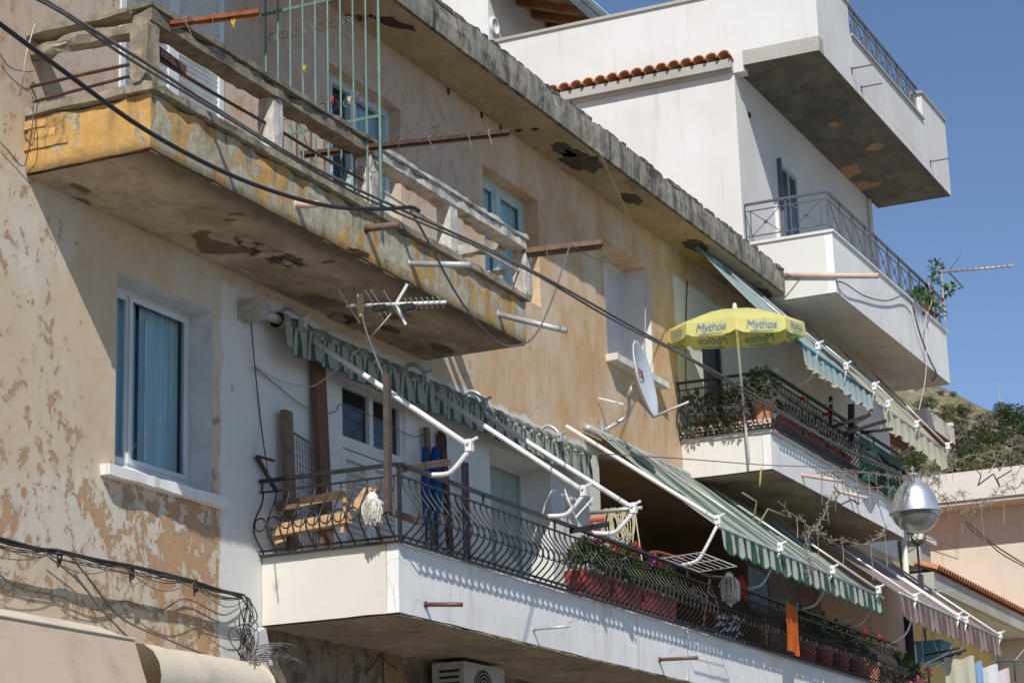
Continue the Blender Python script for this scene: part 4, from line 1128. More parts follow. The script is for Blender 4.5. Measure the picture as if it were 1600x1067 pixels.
# green partition grille standing across the balcony
gr = thing('partition_grille', 'green iron partition grille with scrolls and pegs across the ochre balcony', 'grille', (16.2,-.65,7.75))
for i in range(10):
    yy = -.1-.131*i
    m = MB(); m.tube([(16.2,yy,7.8),(16.2,yy,10.42)], .0105 if i < 9 else .015, 6); part('upright', m, M['greenpaint'], gr)
za = X(405,25,16.2).z; zb_ = X(444,211,16.2).z
for z in (za, zb_, 10.38): 
    m = MB(); m.beam((16.2,-.06,z),(16.2,-1.29,z),.012,.028); part('crossbar', m, M['greenpaint'], gr)
for z0 in (X(470,50,16.2).z, X(560,158,16.2).z, 8.12):
    for i in range(9):
        yc = -.165-.131*i; m = MB(); pts = []
        for k in range(20):
            t = k/19; a = -math.pi*.15+t*math.pi*2.6*1.0; r = .055*(1-.62*t)
            pts.append((16.2, yc+r*math.cos(a)*(1 if i%2 else -1), z0+r*math.sin(a)))
        m.tube(pts, .0045, 4); part('scroll', m, M['darkrust'] if i%3 else M['greenpaint'], gr)
pegc = {'yellow':(.62,.42,.05),'red':(.55,.06,.05),'cream':(.62,.56,.40),'green':(.05,.30,.10)}
for (px,py,cn,lab) in ((476,108,'yellow','yellow clothes peg clipped on the green grille'),(519,157,'red','red clothes peg clipped on the green grille'),(546,157,'cream','cream clothes peg clipped low on the green grille'),(365,38,'yellow','ochre peg hanging from the orange rusty bar')):
    c = X(px,py,16.17) if px > 400 else Y(px,py,-1.85)
    m = MB(); m.beam(c+V((0,-.012,.035)), c+V((0,.004,-.035)), .014, .01); m.beam(c+V((0,.014,.035)), c+V((0,.0,-.035)), .014, .01); m.tube([c+V((-.01,0,0)),c+V((.01,0,0))],.005,6)
    solo('clothes_peg', m, simple('peg_'+cn, pegc[cn], .5, .1, 9, bump=0), lab, 'clothes peg', 'clothes pegs on the upper balcony')
# ------------------------------------------------------------------ satellite dish on the wall
ds = thing('satellite_dish', 'pale grey satellite dish on a bent pipe beside the deep white window', 'satellite dish', (24.4,0,7.4))
c = Y(1008,592,-.78); nd = V((.14,-.96,.16)).normalized()
m = MB(); R_ = .46; m.lathe(c, [(.001,-.08),(R_*.3,-.072),(R_*.6,-.048),(R_*.85,-.015),(R_,.012),(R_+.012,.012),(R_+.012,.0),(R_*.85,-.027),(R_*.5,-.07),(.001,-.095)], 36, ax=nd)
M['dish'] = simple('dish_paint', (.56,.61,.64), .5, .06, 3, bump=0, dirt=(.40,.40,.38))
dd = part('dish', m, M['dish'], ds, smooth=True)
xd = V((1,0,0)); xd = (xd-nd*xd.dot(nd)).normalized(); zd = nd.cross(xd); zd = zd if zd.z > 0 else -zd
foot = c-zd*.45; lnb = Y(1076,628,-1.38)
m = MB(); m.tube([c-nd*.09, c-nd*.12-zd*.25, foot+nd*.0-zd*.03, lnb], .016, 7); part('feed_arm', m, M['greytube'], ds, smooth=True)
m = MB(); m.tube([lnb+V((.0,.03,.06)), lnb+V((.05,.0,.0))+V((.05,.02,-.0))], .03, 9); m.tube([lnb+V((-.02,.04,.09)),lnb+V((.0,.03,.06))], .042, 10); part('receiver', m, M['iron'], ds, smooth=True)
m = MB(); a0 = Y(945,672,-.03); m.tube(smooth_path([a0, a0+V((.2,-.22,.2)), Y(983,618,-.45), Y(990,600,-.52), c-nd*.1],4), .026, 8); part('mast', m, M['greytube'], ds, smooth=True)
m = MB(); b0 = Y(935,622,-.02); m.tube([b0, Y(974,632,-.3)], .014, 6); part('stay', m, M['whitetube'], ds)
m = MB(); m.box(a0.x-.06,a0.x+.06,-.03,-.002,a0.z-.1,a0.z+.1); part('wall_plate', m, M['greytube'], ds)
m = MB(); red = simple('red_print', (.24,.06,.07), .6, .1, 9, bump=0)
e0 = c+zd*.05-xd*.16-nd*.052
for k, segs in enumerate(([((0,0),(0,.1))], [((.1,.1),(.03,.1)),((.03,.1),(.03,0)),((.03,0),(.1,0))], [((0,.1),(.08,.1)),((.08,.1),(.08,.055)),((.02,.05),(.08,.05)),((.08,.05),(.08,0)),((0,0),(.08,0))])):
    for (s0, s1) in segs:
        m.beam(e0+xd*(s0[0]+.13*k)+zd*s0[1], e0+xd*(s1[0]+.13*k)+zd*s1[1], .008, .012, up=nd)
part('lettering', m, red, dd, kind='stuff')
# small dish on the long balcony
d2 = thing('satellite_dish', 'small white dish on the long balcony behind the white drop arms', 'satellite dish', (20.6,-.7,5.0))
c2 = Y(893,790,-.75); nd2 = V((.30,-.9,.3)).normalized()
m = MB(); m.lathe(c2, [(.001,-.05),(.12,-.03),(.19,0),(.2,0),(.19,-.012),(.1,-.045),(.001,-.06)], 24, ax=nd2); part('dish', m, M['whitetube'], d2, smooth=True)
m = MB(); m.tube([c2-nd2*.05, c2+V((.03,.1,-.3)), c2+V((.03,.1,-.62))], .018, 7); part('mast', m, M['greytube'], d2)
m = MB(); m.tube([c2-V((0,0,.17)), c2+nd2*.25], .01, 6); part('feed_arm', m, M['whitetube'], d2)
# ------------------------------------------------------------------ aerials
def yagi(t, boom0, boom1, els, mats, r=.012, er=.006, halo=None):
    m = MB(); m.tube([boom0, boom1], r, 7); part('boom', m, mats[0], t, smooth=True)
    for (u, v_, L) in els:
        c = V(boom0).lerp(V(boom1), u); v_ = V(v_).normalized()
        m = MB(); m.tube([c-v_*L/2, c+v_*L/2], er, 5); part('element', m, mats[1], t)
an = thing('tv_aerial', 'bright metal television aerial on a bent mast above the long balcony corner', 'aerial', (16.15,-1.34,5.0))
m = MB(); pt_ = [Y(606,800,-1.36), Y(605,585,-1.36)]; m.beam(pt_[0], pt_[1], .06, .05, up=V((0,1,0))); part('post', m, simple('dark_timber', (.085,.06,.048), .8, .3, 11), an)
b0, b1 = X(542,478,16.2), X(697,472,16.2)
m = MB(); m.tube(smooth_path([pt_[1]+V((0,0,-.1)), X(590,565,16.2), X(573,520,16.2), b0.lerp(b1,.13)],5), .009, 7); part('mast', m, M['greycable'], an, smooth=True)
chrome = simple('bright_aluminium', (.84,.84,.83), .35, .05, 9, .2, bump=0)
dn = V((.87,0,-.5))
yagi(an, b0, b1, [(.02,dn,.44),(.28,dn,.36),(.34,dn,.36),(.46,dn,.33)]+[(.62+.055*k,dn,.13) for k in range(7)], (chrome, M['greytube']), .015, .006)
cc = b0.lerp(b1,.5)
for v_ in (V((.1,-.5,.8)),V((.25,-.25,-.75)),):
    m = MB(); m.tube([cc, cc+v_.normalized()*.2], .014, 7); part('reflector_arm', m, chrome, an)
m = MB(); w0 = b0.lerp(b1,.14); m.beam(w0+V((0,-.0,.1)), w0+V((0,0,-.1)), .05, .035); part('wood_clamp', m, M['palewood'], an)
for u in (.34,.62): m = MB(); c = b0.lerp(b1,u)-V((0,0,.03)); m.box(c.x-.03,c.x+.03,c.y-.06,c.y+.06,c.z-.025,c.z+.025); part('connector_box', m, M['cable'], an)
a2 = thing('tv_aerial', 'toothed aerial standing against the sky on the white middle balcony', 'aerial', (36.4,-1.0,11.0))
b0 = Y(1466,426,-1.3); b1 = X(1584,415,b0.x)
sal = simple('rusty_aluminium', (.50,.43,.37), .5, .15, 9, .3, bump=0)
m = MB(); m.tube([b0+V((0,-.05,-.9)), b0+V((0,-.05,.05))], .018, 6); part('mast', m, sal, a2)
yagi(a2, b0, b1, [(.02,(1,0,0),.3)]+[(.25+.075*k,(1,0,.0),.16) for k in range(10)], (sal, M['ironpale']), .02, .008)
for v_ in (V((.3,-.55,.8)),V((.3,-.6,-.85))):
    m = MB(); c = b0.lerp(b1,.14); m.beam(c, c+v_.normalized()*.38, .05, .02); part('reflector_arm', m, M['ironpale'], a2)
a3 = thing('tv_aerial', 'thin folded dipole aerial on a pole before the pink wall', 'aerial', (38.2,-.6,8.1))
b0 = Y(1433,850,-.6)
m = MB(); m.tube([b0+V((.1,0,-2.6)), b0+V((0,0,.05))], .02, 6); part('mast', m, M['greycable'], a3)
for k in range(5):
    m = MB(); pts = [b0+V((.1*math.cos(k)+.0,-.02*k+.12*math.cos(t*.42), .13+.05*math.sin(k*2)+.12*math.sin(t*.42))) for t in range(16)]; m.tube(pts, .009, 4); part('loop', m, M['greycable'], a3)
e1 = X(1495,860,b0.x); m = MB(); m.tube([b0+V((0,-.1,.12)), e1+V((0,0,.06)), e1-V((0,0,.14)), b0+V((0,-.1,-.06))], .008, 4); part('dipole', m, M['greycable'], a3)
e2 = X(1440,925,b0.x); e3 = X(1495,922,b0.x); m = MB(); m.beam(e2, e3, .05, .02); m.beam(e2-V((0,0,.25)), e2+V((0,0,.3)), .03, .1); part('plank', m, M['greytube'], a3)
a4 = thing('tv_aerial', 'dark aerial with crossed rods at the lower right edge', 'aerial', (40,-1.2,5))
b0 = Y(1586,1032,-1.2)
m = MB(); m.tube([b0+V((.1,0,-1.5)), b0], .025, 6); part('mast', m, M['ironpale'], a4)
for v_ in (V((.3,-.4,.5)),V((.3,.1,-.5)),V((.1,-1,0)),V((.2,.9,.1))):
    m = MB(); m.tube([b0, b0+v_.normalized()*.4], .022, 6); part('rod', m, M['ironpale'], a4)
# ------------------------------------------------------------------ overhead cables and the hanging street lamp
def cpath(l): return [Y(a,b,c) for a,b,c in l]
def cable(label, pts, r, mat, cat='cable', name='cable', group='wires and cables strung about the facade', n=5, twin=0):
    m = MB(); P = smooth_path(pts, 5); m.tube(P, r, n)
    if twin:
        Q = [p+V((0, .012*math.sin(i*.9)-.0, -twin+.008*math.cos(i*.9))) for i, p in enumerate(P)]; m.tube(Q, r*.85, n)
    return solo(name, m, mat, label, cat, group, True)
YC = -4.0
cable('long twisted pair of cables sloping from top left down to the street lamp', [Y(-60,-78,YC)]+cpath([(69,0,YC),(230,100,YC),(500,267,YC),(800,407,YC),(1000,517,YC),(1150,600,YC),(1300,690,YC),(1405,738,YC)]), .010, M['greycable'], twin=.022)
cable('thick black cable sagging across the ochre balcony to join the long pair', [Y(-60,-8,YC)]+cpath([(0,38,YC),(100,112,YC),(230,205,YC),(370,278,YC),(500,320,YC),(590,327,YC),(640,324,YC),(655,330,YC)]), .013, M['cable'])
cable('grey cable dropping from the long pair and looping up to the timber bar', cpath([(642,330,YC),(665,370,-3.6),(720,470,-2.9),(770,528,-2.6),(800,541,-2.5),(835,525,-2.3),(862,470,-2.1),(890,385,-1.9)]), .009, M['greycable'])
cable('tan cord hanging from the eave down past the deep white window', [Y(935,235,-.63),Y(965,300,-.5),Y(1000,378,-.3),Y(1008,420,-.08),Y(1008,520,-.05),Y(1010,590,-.2)], .007, M['palecable'])
cable('dark wire slung from the timber bar under the eave', cpath([(892,382,-1.9),(925,402,-1.4),(965,412,-.9),(1010,402,-.6),(1050,376,-.4)]), .006, M['greycable'])
cable('thin wire running from the awning across the flower balcony face', cpath([(880,703,-1.9),(960,710,-1.9),(1060,716,-1.9),(1190,726,-2.2),(1300,731,-3),(1400,744,-4)]), .006, M['greycable'])
cable('black wire hanging along the painted wall beside the striped awning', cpath([(392,500,-.05),(398,570,-.05),(410,680,-.05),(420,745,-.6)]), .006, M['cable'])
cable('pale aerial lead curling down from the bright aerial to the wall', [X(611,490,16.2),X(585,520,16.2),Y(545,560,-.6),Y(500,597,-.25),Y(475,604,-.15),Y(430,592,-.05),Y(398,572,-.04)], .006, M['palecable'])
cable('grey wire looped over the louvred door', cpath([(398,574,-.04),(430,600,-.04),(470,632,-.05),(505,645,-.05),(525,642,-.05),(531,632,-.05),(560,640,-.05),(640,680,-.05),(662,678,-.05)]), .005, M['greycable'])
cable('grey loop of wire under the white middle balcony', cpath([(1228,428,-.7),(1280,452,-1.0),(1312,440,-1.40),(1350,462,-1.40),(1385,470,-1.40),(1412,462,-1.42),(1425,475,-1.42)]), .011, M['ironpale'])
cable('hose hanging from the white middle balcony past its far end', cpath([(1425,475,-1.42),(1437,520,-1.42),(1452,560,-1.42),(1463,585,-1.42),(1452,598,-1.0),(1430,610,-.3)]), .014, M['greycable'])
cable('pale cord hanging from the planter on the white balcony', cpath([(1450,440,-1.42),(1456,470,-1.45),(1446,500,-1.45),(1448,540,-1.5),(1446,590,-1.6),(1436,640,-1.7)]), .009, M['palecable'])
cable('black power line pair at right before the pink wall', cpath([(1508,812,-3),(1540,840,-3),(1570,862,-3),(1640,905,-3)]), .012, M['greycable'], twin=.05)
cable('black wire on the white panel beside the parasol', cpath([(1074,440,-.02),(1072,500,-.02),(1072,600,-.05),(1076,620,-.05),(1064,640,-.03),(1062,680,-.03)]), .008, M['cable'])
cable('loose brown wire looped beside the top left balcony end', cpath([(0,85,-.03),(15,105,-.03),(38,112,-.05),(52,112,-.03)]), .005, M['greycable'])
cable('loose brown wire below the top left balcony end', cpath([(0,222,-.03),(12,235,-.03),(35,260,-.03),(44,238,-.1),(50,200,-.2),(52,160,-.2),(45,140,-.1)]), .005, M['greycable'])
cable('pale cord knotted over the top left rail', cpath([(55,38,-.3),(48,60,-.3),(40,90,-.3),(36,125,-.25),(30,150,-.1)]), .006, M['palecable'])
# lamp
lm = thing('street_lamp', 'silver bell street lamp hanging from the long cables', 'street lamp', Y(1431,790,YC))
lc = Y(1431,800,YC); s_ = .30/.30
M['lampsteel'] = simple('brushed_lamp_steel', (.60,.63,.66), .42, .10, 6, .7, bump=.05)
m = MB(); m.lathe(lc, [(.075,.365),(.085,.35),(.10,.34),(.105,.325),(.145,.30),(.182,.255),(.212,.20),(.235,.13),(.251,.06),(.262,.02),(.262,.0)], 40); part('housing', m, M['lampsteel'], lm, smooth=True)
m = MB(); m.lathe(lc, [(.262,.004),(.29,.0),(.292,-.012),(.262,-.014)], 40); part('rim', m, M['lampsteel'], lm, smooth=True)
lt = NT('lamp_cover'); lt.bs.inputs['Transmission Weight'].default_value = .35
m = MB(); m.lathe(lc, [(.255,-.012),(.25,-.05),(.225,-.11),(.18,-.165),(.12,-.205),(.05,-.225),(.001,-.228)], 40)
part('cover', m, lt.done((.22,.205,.175), .25, None), lm, smooth=True)
m = MB(); m.lathe(lc, [(.035,.36),(.035,.40),(.05,.41),(.05,.43),(.015,.44)], 14); m.tube([lc+V((0,0,.43)), lc+V((0,0,.5))], .015, 6); part('hanger', m, M['greytube'], lm, smooth=True)
m = MB(); m.tube([lc+V((-.2,0,.24)), lc+V((-.12,-.05,.35)), lc+V((0,0,.50))], .006, 4); part('stay_wire', m, M['greycable'], lm)
# festoon of dead party lights tangled round the lamp
random.seed(9)
M['bulb'] = simple('dusty_bulb', (.36,.33,.27), .4, .2, 20, bump=0)
def festoon(label, pts, drops=0, r=.0055, dlen=(.1,.3), jit=.02, nb=3):
    t = thing('light_garland', label, 'light garland', pts[0], 'dead light garlands round the lamp')
    P = smooth_path(pts, 8); P = [p+V((random.uniform(-jit,jit),random.uniform(-jit,jit),random.uniform(-jit,jit))) for p in P]
    m = MB(); m.tube(P, r, 4); part('cord', m, M['festoon'], t)
    m = MB(); tw = MB()
    for p in P:
        for _ in range(nb):
            q = p+V((random.uniform(-.05,.05),random.uniform(-.05,.05),random.uniform(-.05,.05))); tw.tube([p,q],.0025,3); m.ball(q,.006,4,2)
    for i in range(drops):
        p = P[int((i+.5)/drops*(len(P)-1))]; L = random.uniform(*dlen)
        tw.tube(smooth_path([p, p+V((random.uniform(-.03,.03),0,-L*.5)), p+V((random.uniform(-.05,.05),0,-L))],3), .004, 3)
        m.ball(p+V((0,0,-.02)), .010, 4, 3)
    part('bulbs', m, M['bulb'], t, kind='stuff'); part('twigs', tw, M['festoon'], t, kind='stuff')
festoon('light garland stretched over the green screen with hanging drops', cpath([(1275,738,YC),(1330,737,YC),(1380,742,YC),(1428,745,YC)]), 9, dlen=(.2,.42), jit=.008)
festoon('second light garland sagging below the green screen', cpath([(1300,738,YC),(1335,762,YC),(1380,762,YC),(1420,772,YC)]), 6, dlen=(.1,.25), jit=.01)
festoon('light garland looping under the flower balcony', cpath([(1225,790,YC),(1262,822,YC),(1290,838,YC),(1340,850,YC),(1375,838,YC),(1385,820,YC)]), 5, dlen=(.15,.5), nb=3)
festoon('tangle of light garland below the star frame', cpath([(1300,770,YC),(1290,800,YC),(1275,825,YC),(1262,832,YC),(1262,860,YC),(1268,900,YC)]), 4, dlen=(.1,.25), nb=3)
festoon('light garland rising to the right across the hillside', cpath([(1440,745,YC),(1480,735,YC),(1500,716,YC),(1540,708,YC),(1575,702,YC),(1640,685,YC)]), 8, dlen=(.1,.3), nb=2)
festoon('thick tangle of light garland right of the lamp', cpath([(1465,775,YC),(1490,800,YC),(1520,798,YC),(1545,780,YC),(1580,762,YC),(1620,745,YC)]), 5, dlen=(.1,.6), nb=4, jit=.04)
festoon('light garland crossing the pink wall', cpath([(1440,752,YC),(1475,778,YC),(1500,770,YC),(1530,790,YC),(1560,768,YC),(1600,725,YC)]), 5, dlen=(.1,.7), nb=3, jit=.04)
festoon('limp light garland wound round the lamp hanger', cpath([(1395,738,YC),(1420,750,YC),(1445,742,YC),(1465,752,YC),(1440,760,YC)]), 3, dlen=(.05,.15), nb=7, jit=.03)
def rope_shape(label, pts, mat):
    m = MB(); m.tube([Y(a,b,YC) for a,b in pts], .009, 6); solo('rope_light', m, mat, label, 'rope light', 'rope lights in the garlands', True)
rope_shape('grey star outline rope light below the flower balcony', [(1303,760),(1312,770),(1304,782),(1314,788),(1330,780),(1342,787),(1340,775),(1345,762)], M['greycable'])
rope_shape('yellow bent rope light hanging before the flower balcony underside', [(1160,770),(1182,783),(1177,812),(1186,818),(1200,795),(1228,806)], simple('yellow_rope', (.27,.235,.10), .6, .2, 9))
rope_shape('short yellow rope light at the flower balcony corner', [(1189,732),(1187,760)], simple('yellow_rope_dull', (.34,.29,.11), .6, .2, 9))
rope_shape('dark wavy rope light before the flat roof', [(1520,728),(1533,742),(1528,758),(1552,740),(1562,760),(1558,748),(1580,735)], M['greycable'])
rope_shape('pale curled rope light above the flat roof', [(1545,738),(1556,722),(1562,735),(1572,718),(1580,730)], M['festoon'])
# ------------------------------------------------------------------ cables on the lower left wall
cb_ = thing('cable_bundle', 'sagging bundle of black cables tied along the peeling lower wall', 'cable', Y(200,885,-.1))
base = [(-40,832),(0,841),(60,857),(90,860),(150,874),(205,884),(260,897),(302,908),(345,922),(378,929)]
random.seed(21)
P0 = smooth_path([Y(a,b,-.13) for a,b in base],4)
m = MB(); m.tube(P0, .014, 6); m.tube([p+V((0,-.01,-.02+.008*math.sin(i))) for i,p in enumerate(P0)], .010, 5); part('main_cable', m, M['cable'], cb_, smooth=True)
for k in range(6):
    sg = random.uniform(.01,.05)*(k+1)/2; n_ = len(P0); m = MB()
    m.tube([p+V((0,.02*math.sin(k),-.01-sg*abs(math.sin(i/n_*math.pi*(3+k%2)))-.02*noise.noise(V((i*.2,k,0))))) for i,p in enumerate(P0)], .004, 4); part('strand', m, M['greycable'], cb_)
for (px,py) in ((90,866),(203,890),(303,912)):
    c = Y(px,py,-.12); m = MB()
    for k in range(5):
        a = random.uniform(0,6); m.tube([c+V((.03*math.cos(a+t*.9),-.02,.035*math.sin(a+t*.9)-.01*k)) for t in range(7)], .006, 4)
    m.tube([c, c+V((-.02,-.02,-.1))], .008, 4); part('cable_tie', m, M['cable'], cb_)
cable('brown cable slanting down the peeling wall to the roll', cpath([(112,870,-.05),(140,905,-.05),(190,965,-.05),(265,1000,-.15),(320,1022,-.2)]), .008, M['greycable'])
cable('brown cable crossing the peeling wall to the shop canopy', cpath([(70,865,-.05),(120,905,-.05),(155,948,-.05),(180,975,-.05),(212,1006,-.05)]), .006, M['greycable'])
cable('wavy grey cable loose along the bottom of the peeling wall', cpath([(-10,890,-.03),(30,918,-.03),(90,930,-.03),(150,952,-.03),(195,938,-.03),(245,955,-.03),(290,935,-.03),(345,960,-.03),(372,950,-.03)]), .006, M['greycable'])
ct = thing('cable_tangle', 'tangle of thin cables spilling down beside the long white balcony', 'cable', Y(385,1000,-.1))
for k in range(13):
    x_ = random.uniform(-14,14); m = MB()
    pts = [Y(378+random.uniform(-4,4),928,-.12)]
    for j in range(6): pts.append(Y(384+x_*math.sin(j*1.1+k)+random.uniform(-8,8)+j*1.2, 940+j*20+random.uniform(-4,4), -.12-random.uniform(0,.12)))
    pts.append(Y(400+random.uniform(-25,60), 1062+random.uniform(-10,15), -.25)); m.tube(smooth_path(pts,4), random.choice((.003,.0045,.006)), 4); part('strand', m, M['cable'] if k%3 else M['greycable'], ct)
m = MB(); m.tube(smooth_path([Y(a,b,-.15) for a,b in ((385,1030),(365,1010),(357,990),(365,980),(385,975),(398,985),(395,1005))],5), .005, 4); part('loop', m, M['cable'], ct)
for k in range(9):
    m = MB(); c = Y(415,1050,-.3); m.tube([c+V((.30*math.cos(.7+t*.24)*(1+.1*k),-.02*k+.05*math.sin(t+k),.14*math.sin(.7+t*.24)*(1+.12*k)-.05)) for t in range(10)], .006, 4); part('coil', m, M['greycable'], ct)
jb = thing('junction_box', 'tilted pale grey junction box below the corner of the white balcony', 'box', Y(400,1015,-.1))
c = Y(402,1015,-.12); ang = .5
m = MB(); m.box(-.11,.11,-.05,.05,-.17,.17); me = mesh_of('body', m, simple('grey_plastic', (.55,.55,.53), .45, .08, 5, bump=0)); 
o = inst('body', me, jb, c, (0,-.35,0)); mod = o.modifiers.new('b','BEVEL'); mod.width = .012; mod.segments = 2
m = MB(); m.box(-.10,.10,-.062,-.05,-.16,.16); inst('lid', mesh_of('lid', m, simple('box_lid', (.62,.62,.60), .4, .06, 5, bump=0)), jb, c, (0,-.35,0))
# shop canopy and roll at bottom left
sc_ = thing('shop_canopy', 'beige canvas shop canopy at the lower left corner', 'canopy', (11,-.6,3.2))
M['beige'] = fabric('beige_canvas', (.60,.475,.365), .1, (.44,.33,.24), .75); M['beige2'] = fabric('light_beige_canvas', (.68,.60,.48), .1)
xr = Y(204,1003,-.30).x
m = MB(); m.sheet([[V((x,-.004,3.93)) for x in (5,8,10.5,xr)],[V((x,-.32,3.80)) for x in (5,8,10.5,xr)]]); part('top_panel', m, M['beige2'], sc_)  # paler than the front panel, the light on top is in its colour
m = MB(); rows = []
for k in range(6): rows.append([V((lerp(5,xr+.02,i/30), -.32-.30*k/5, 3.80-.85*k/5-.012*math.sin(i*.8)*k/5)) for i in range(31)])
m.sheet(rows); part('front_panel', m, M['beige'], sc_, smooth=True)
for xs_ in (9.6, 10.7, 11.8):
    m = MB(); m.beam((xs_,-.323,3.798),(xs_,-.628,2.94),.012,.006); part('seam', m, M['beige2'], sc_)
m = MB(); m.tube([(5,-.325,3.806),(xr+.01,-.325,3.806)], .012, 6); part('hem', m, M['beige2'], sc_)
m = MB(); m.add([(xr,-.004,3.93),(xr,-.32,3.80),(xr+.02,-.62,2.95),(xr+.02,-.004,2.95)], [(0,1,2,3)]); part('side_panel', m, M['beige2'], sc_)
cr = thing('awning_roll', 'fat cream canvas roll fixed to the wall beside the beige canopy', 'awning', (14,-.28,3.4))
m = MB(); rows = []
for k in range(17):
    t = k/16*2*math.pi; rows.append([V((xr+.05+(15.55-xr)*i/24, -.28+.27*math.cos(t)*(1+.04*noise.noise(V((i*.5,k*.3,0)))), 3.52+.27*math.sin(t)*(1+.05*noise.noise(V((i*.4,0,k*.3)))))) for i in range(25)])
m.sheet(rows); part('roll', m, M['beige2'], cr, smooth=True)
m = MB(); m.lathe((15.6,-.28,3.52), [(.001,.012),(.285,.01),(.285,0),(.001,0)], 20, ax=V((1,0,0))); part('end_cap', m, M['beige2'], cr)
# air conditioner
ac = thing('air_conditioner', 'dusty air conditioner unit with round fan grille under the long balcony', 'air conditioner', (19.4,-.25,3.4))
p0 = Y(716,1030,-.45); ax0, az1 = p0.x+.12, p0.z
m = MB(); m.box(ax0, ax0+.92, -.45, -.1, az1-.62, az1); bd = part('casing', m, simple('aged_casing', (.42,.40,.36), .6, .15, 5, dirt=(.2,.16,.12)), ac)
m = MB()
for k in range(7): m.box(ax0-.006, ax0-.001, -.40, -.18, az1-.10-.06*k, az1-.075-.06*k)
part('side_louvre', m, M['dark'], ac, kind='stuff')
m = MB(); fc = V((ax0+.42,-.452,az1-.26)); m.lathe(fc, [(.001,.004),(.21,.004),(.21,.0)], 28, ax=V((0,-1,0))); part('fan_opening', m, M['dark'], ac)
for k in range(6):
    r = .03+.036*k; m = MB(); m.tube([fc+V((r*math.cos(t*math.pi/10),-.012,r*math.sin(t*math.pi/10))) for t in range(21)], .004, 3, cap=False); part('grille_ring', m, M['greytube'], ac)
m = MB(); m.beam((ax0+.1,-.42,az1-.65),(ax0+.1,-.005,az1-.65),.03,.03); m.beam((ax0+.8,-.42,az1-.65),(ax0+.8,-.005,az1-.65),.03,.03); part('bracket', m, M['darkrust'], ac, kind='stuff')
m = MB()
for (a,b) in (((595,1022),(570,1052)),((595,1022),(622,1045)),((592,1000),(596,1012)),((598,1025),(600,1067))): m.tube(sagline(Y(*a,-.02),Y(*b,-.02),.01,5), .007, 4)
solo('wall_wires', m, M['cable'], 'dark wires branching on the stained wall under the long balcony', 'cable', 'wires and cables strung about the facade')
# ------------------------------------------------------------------ plants and things on the balconies
def leaf_mat(name, c1, c2, tr=.3):
    t = NT(name); p = t.pos()
    c = t.mix(t.step(t.noise(p, 9., 3), .35, .65), c1, c2)
    return t.done(c, .55, None, spec=.3, trans=tr)
M['leaf'] = leaf_mat('bright_leaf', (.10,.20,.03), (.17,.27,.05)); M['leafd'] = leaf_mat('dark_leaf', (.035,.075,.025), (.06,.11,.03))
M['leafdry'] = leaf_mat('dry_leaf', (.13,.12,.06), (.20,.17,.09)); M['stem'] = simple('stem', (.13,.12,.06), .8, .3, 20, bump=0)
def petal(name, c): return leaf_mat(name, c, tuple(min(1,x*1.15+.02) for x in c), .3)
M['pink'] = petal('pink_petal', (.62,.14,.30)); M['coral'] = petal('coral_petal', (.68,.16,.08)); M['violet'] = petal('violet_petal', (.34,.07,.45)); M['whitep'] = petal('white_petal', (.75,.74,.70)); M['redp'] = petal('red_petal', (.55,.03,.04))
M['redpot'] = simple('red_plastic', (.33,.055,.045), .5, .15, 5, bump=0, dirt=(.2,.1,.08)); M['terra'] = simple('terracotta', (.52,.22,.11), .8, .15, 6)
def foliage(root, c, sz, n, L, mats, name='foliage', hang=0.):
    m = MB(); c = V(c)
    for i in range(n):
        while True:
            q = V((random.uniform(-1,1),random.uniform(-1,1),random.uniform(-1,1)))
            if q.length < 1: break
        p = c+V((q.x*sz[0],q.y*sz[1],q.z*sz[2])); d = V((q.x+random.uniform(-.6,.6), q.y+random.uniform(-.6,.6), q.z*.7+random.uniform(-.3,.7)-hang))
        l = L*random.uniform(.6,1.3); m.leaf(p, d, (random.uniform(-.4,.4),random.uniform(-.4,.4),1), l, l*.6, 0 if random.random() < .6 or len(mats) < 2 else 1)
    return part(name, m, mats, root, kind='stuff' if name == 'trailing_stems' else None)
def blossom(root, p, r, mat):
    m = MB()
    for i in range(16):
        d = V((random.uniform(-1,1),random.uniform(-1,1),random.uniform(-.4,1))).normalized()
        m.leaf(V(p)+d*r*.3, d, (.3,.2,1), r*.9, r*.8)
    part('blossom', m, mat, root)
def trough(root, x0, x1, yc, z0, h, w_, mat):
    m = MB(); a, b = .75*w_/2, w_/2
    v = [(x0+.03,yc-a,z0),(x1-.03,yc-a,z0),(x1-.03,yc+a,z0),(x0+.03,yc+a,z0),(x0,yc-b,z0+h),(x1,yc-b,z0+h),(x1,yc+b,z0+h),(x0,yc+b,z0+h)]
    m.add(v, [(3,2,1,0),(0,1,5,4),(1,2,6,5),(2,3,7,6),(3,0,4,7),(4,5,6,7)])
    m.box(x0-.01,x1+.01,yc-b-.012,yc-b+.012,z0+h-.03,z0+h+.005); part('trough', m, mat, root)
def roundpot(root, c, r, h, mat):
    m = MB(); m.lathe(c, [(.001,0),(r*.72,0),(r*.95,h*.84),(r*1.06,h*.84),(r*1.06,h),(r*.92,h),(r*.9,h*.88),(.001,h*.88)], 20); part('pot', m, mat, root, smooth=False)
random.seed(31)
G1 = 'flower troughs along the long white balcony'
specs = [(20.35,21.05,'red flower trough with pink geraniums at the near end of the row',[(.3,'pink'),(.6,'pink'),(.8,'whitep'),(.95,'coral')],.24,'leaf'),
 (21.12,21.9,'red flower trough with coral geraniums in the middle of the row',[(.2,'whitep'),(.75,'coral'),(.9,'coral'),(.97,'pink')],.30,'leaf'),
 (21.97,22.95,'red flower trough with bushy green plant and violet flowers beside the parapet joint',[(.9,'violet'),(1.05,'violet'),(.05,'pink')],.30,'leaf')]
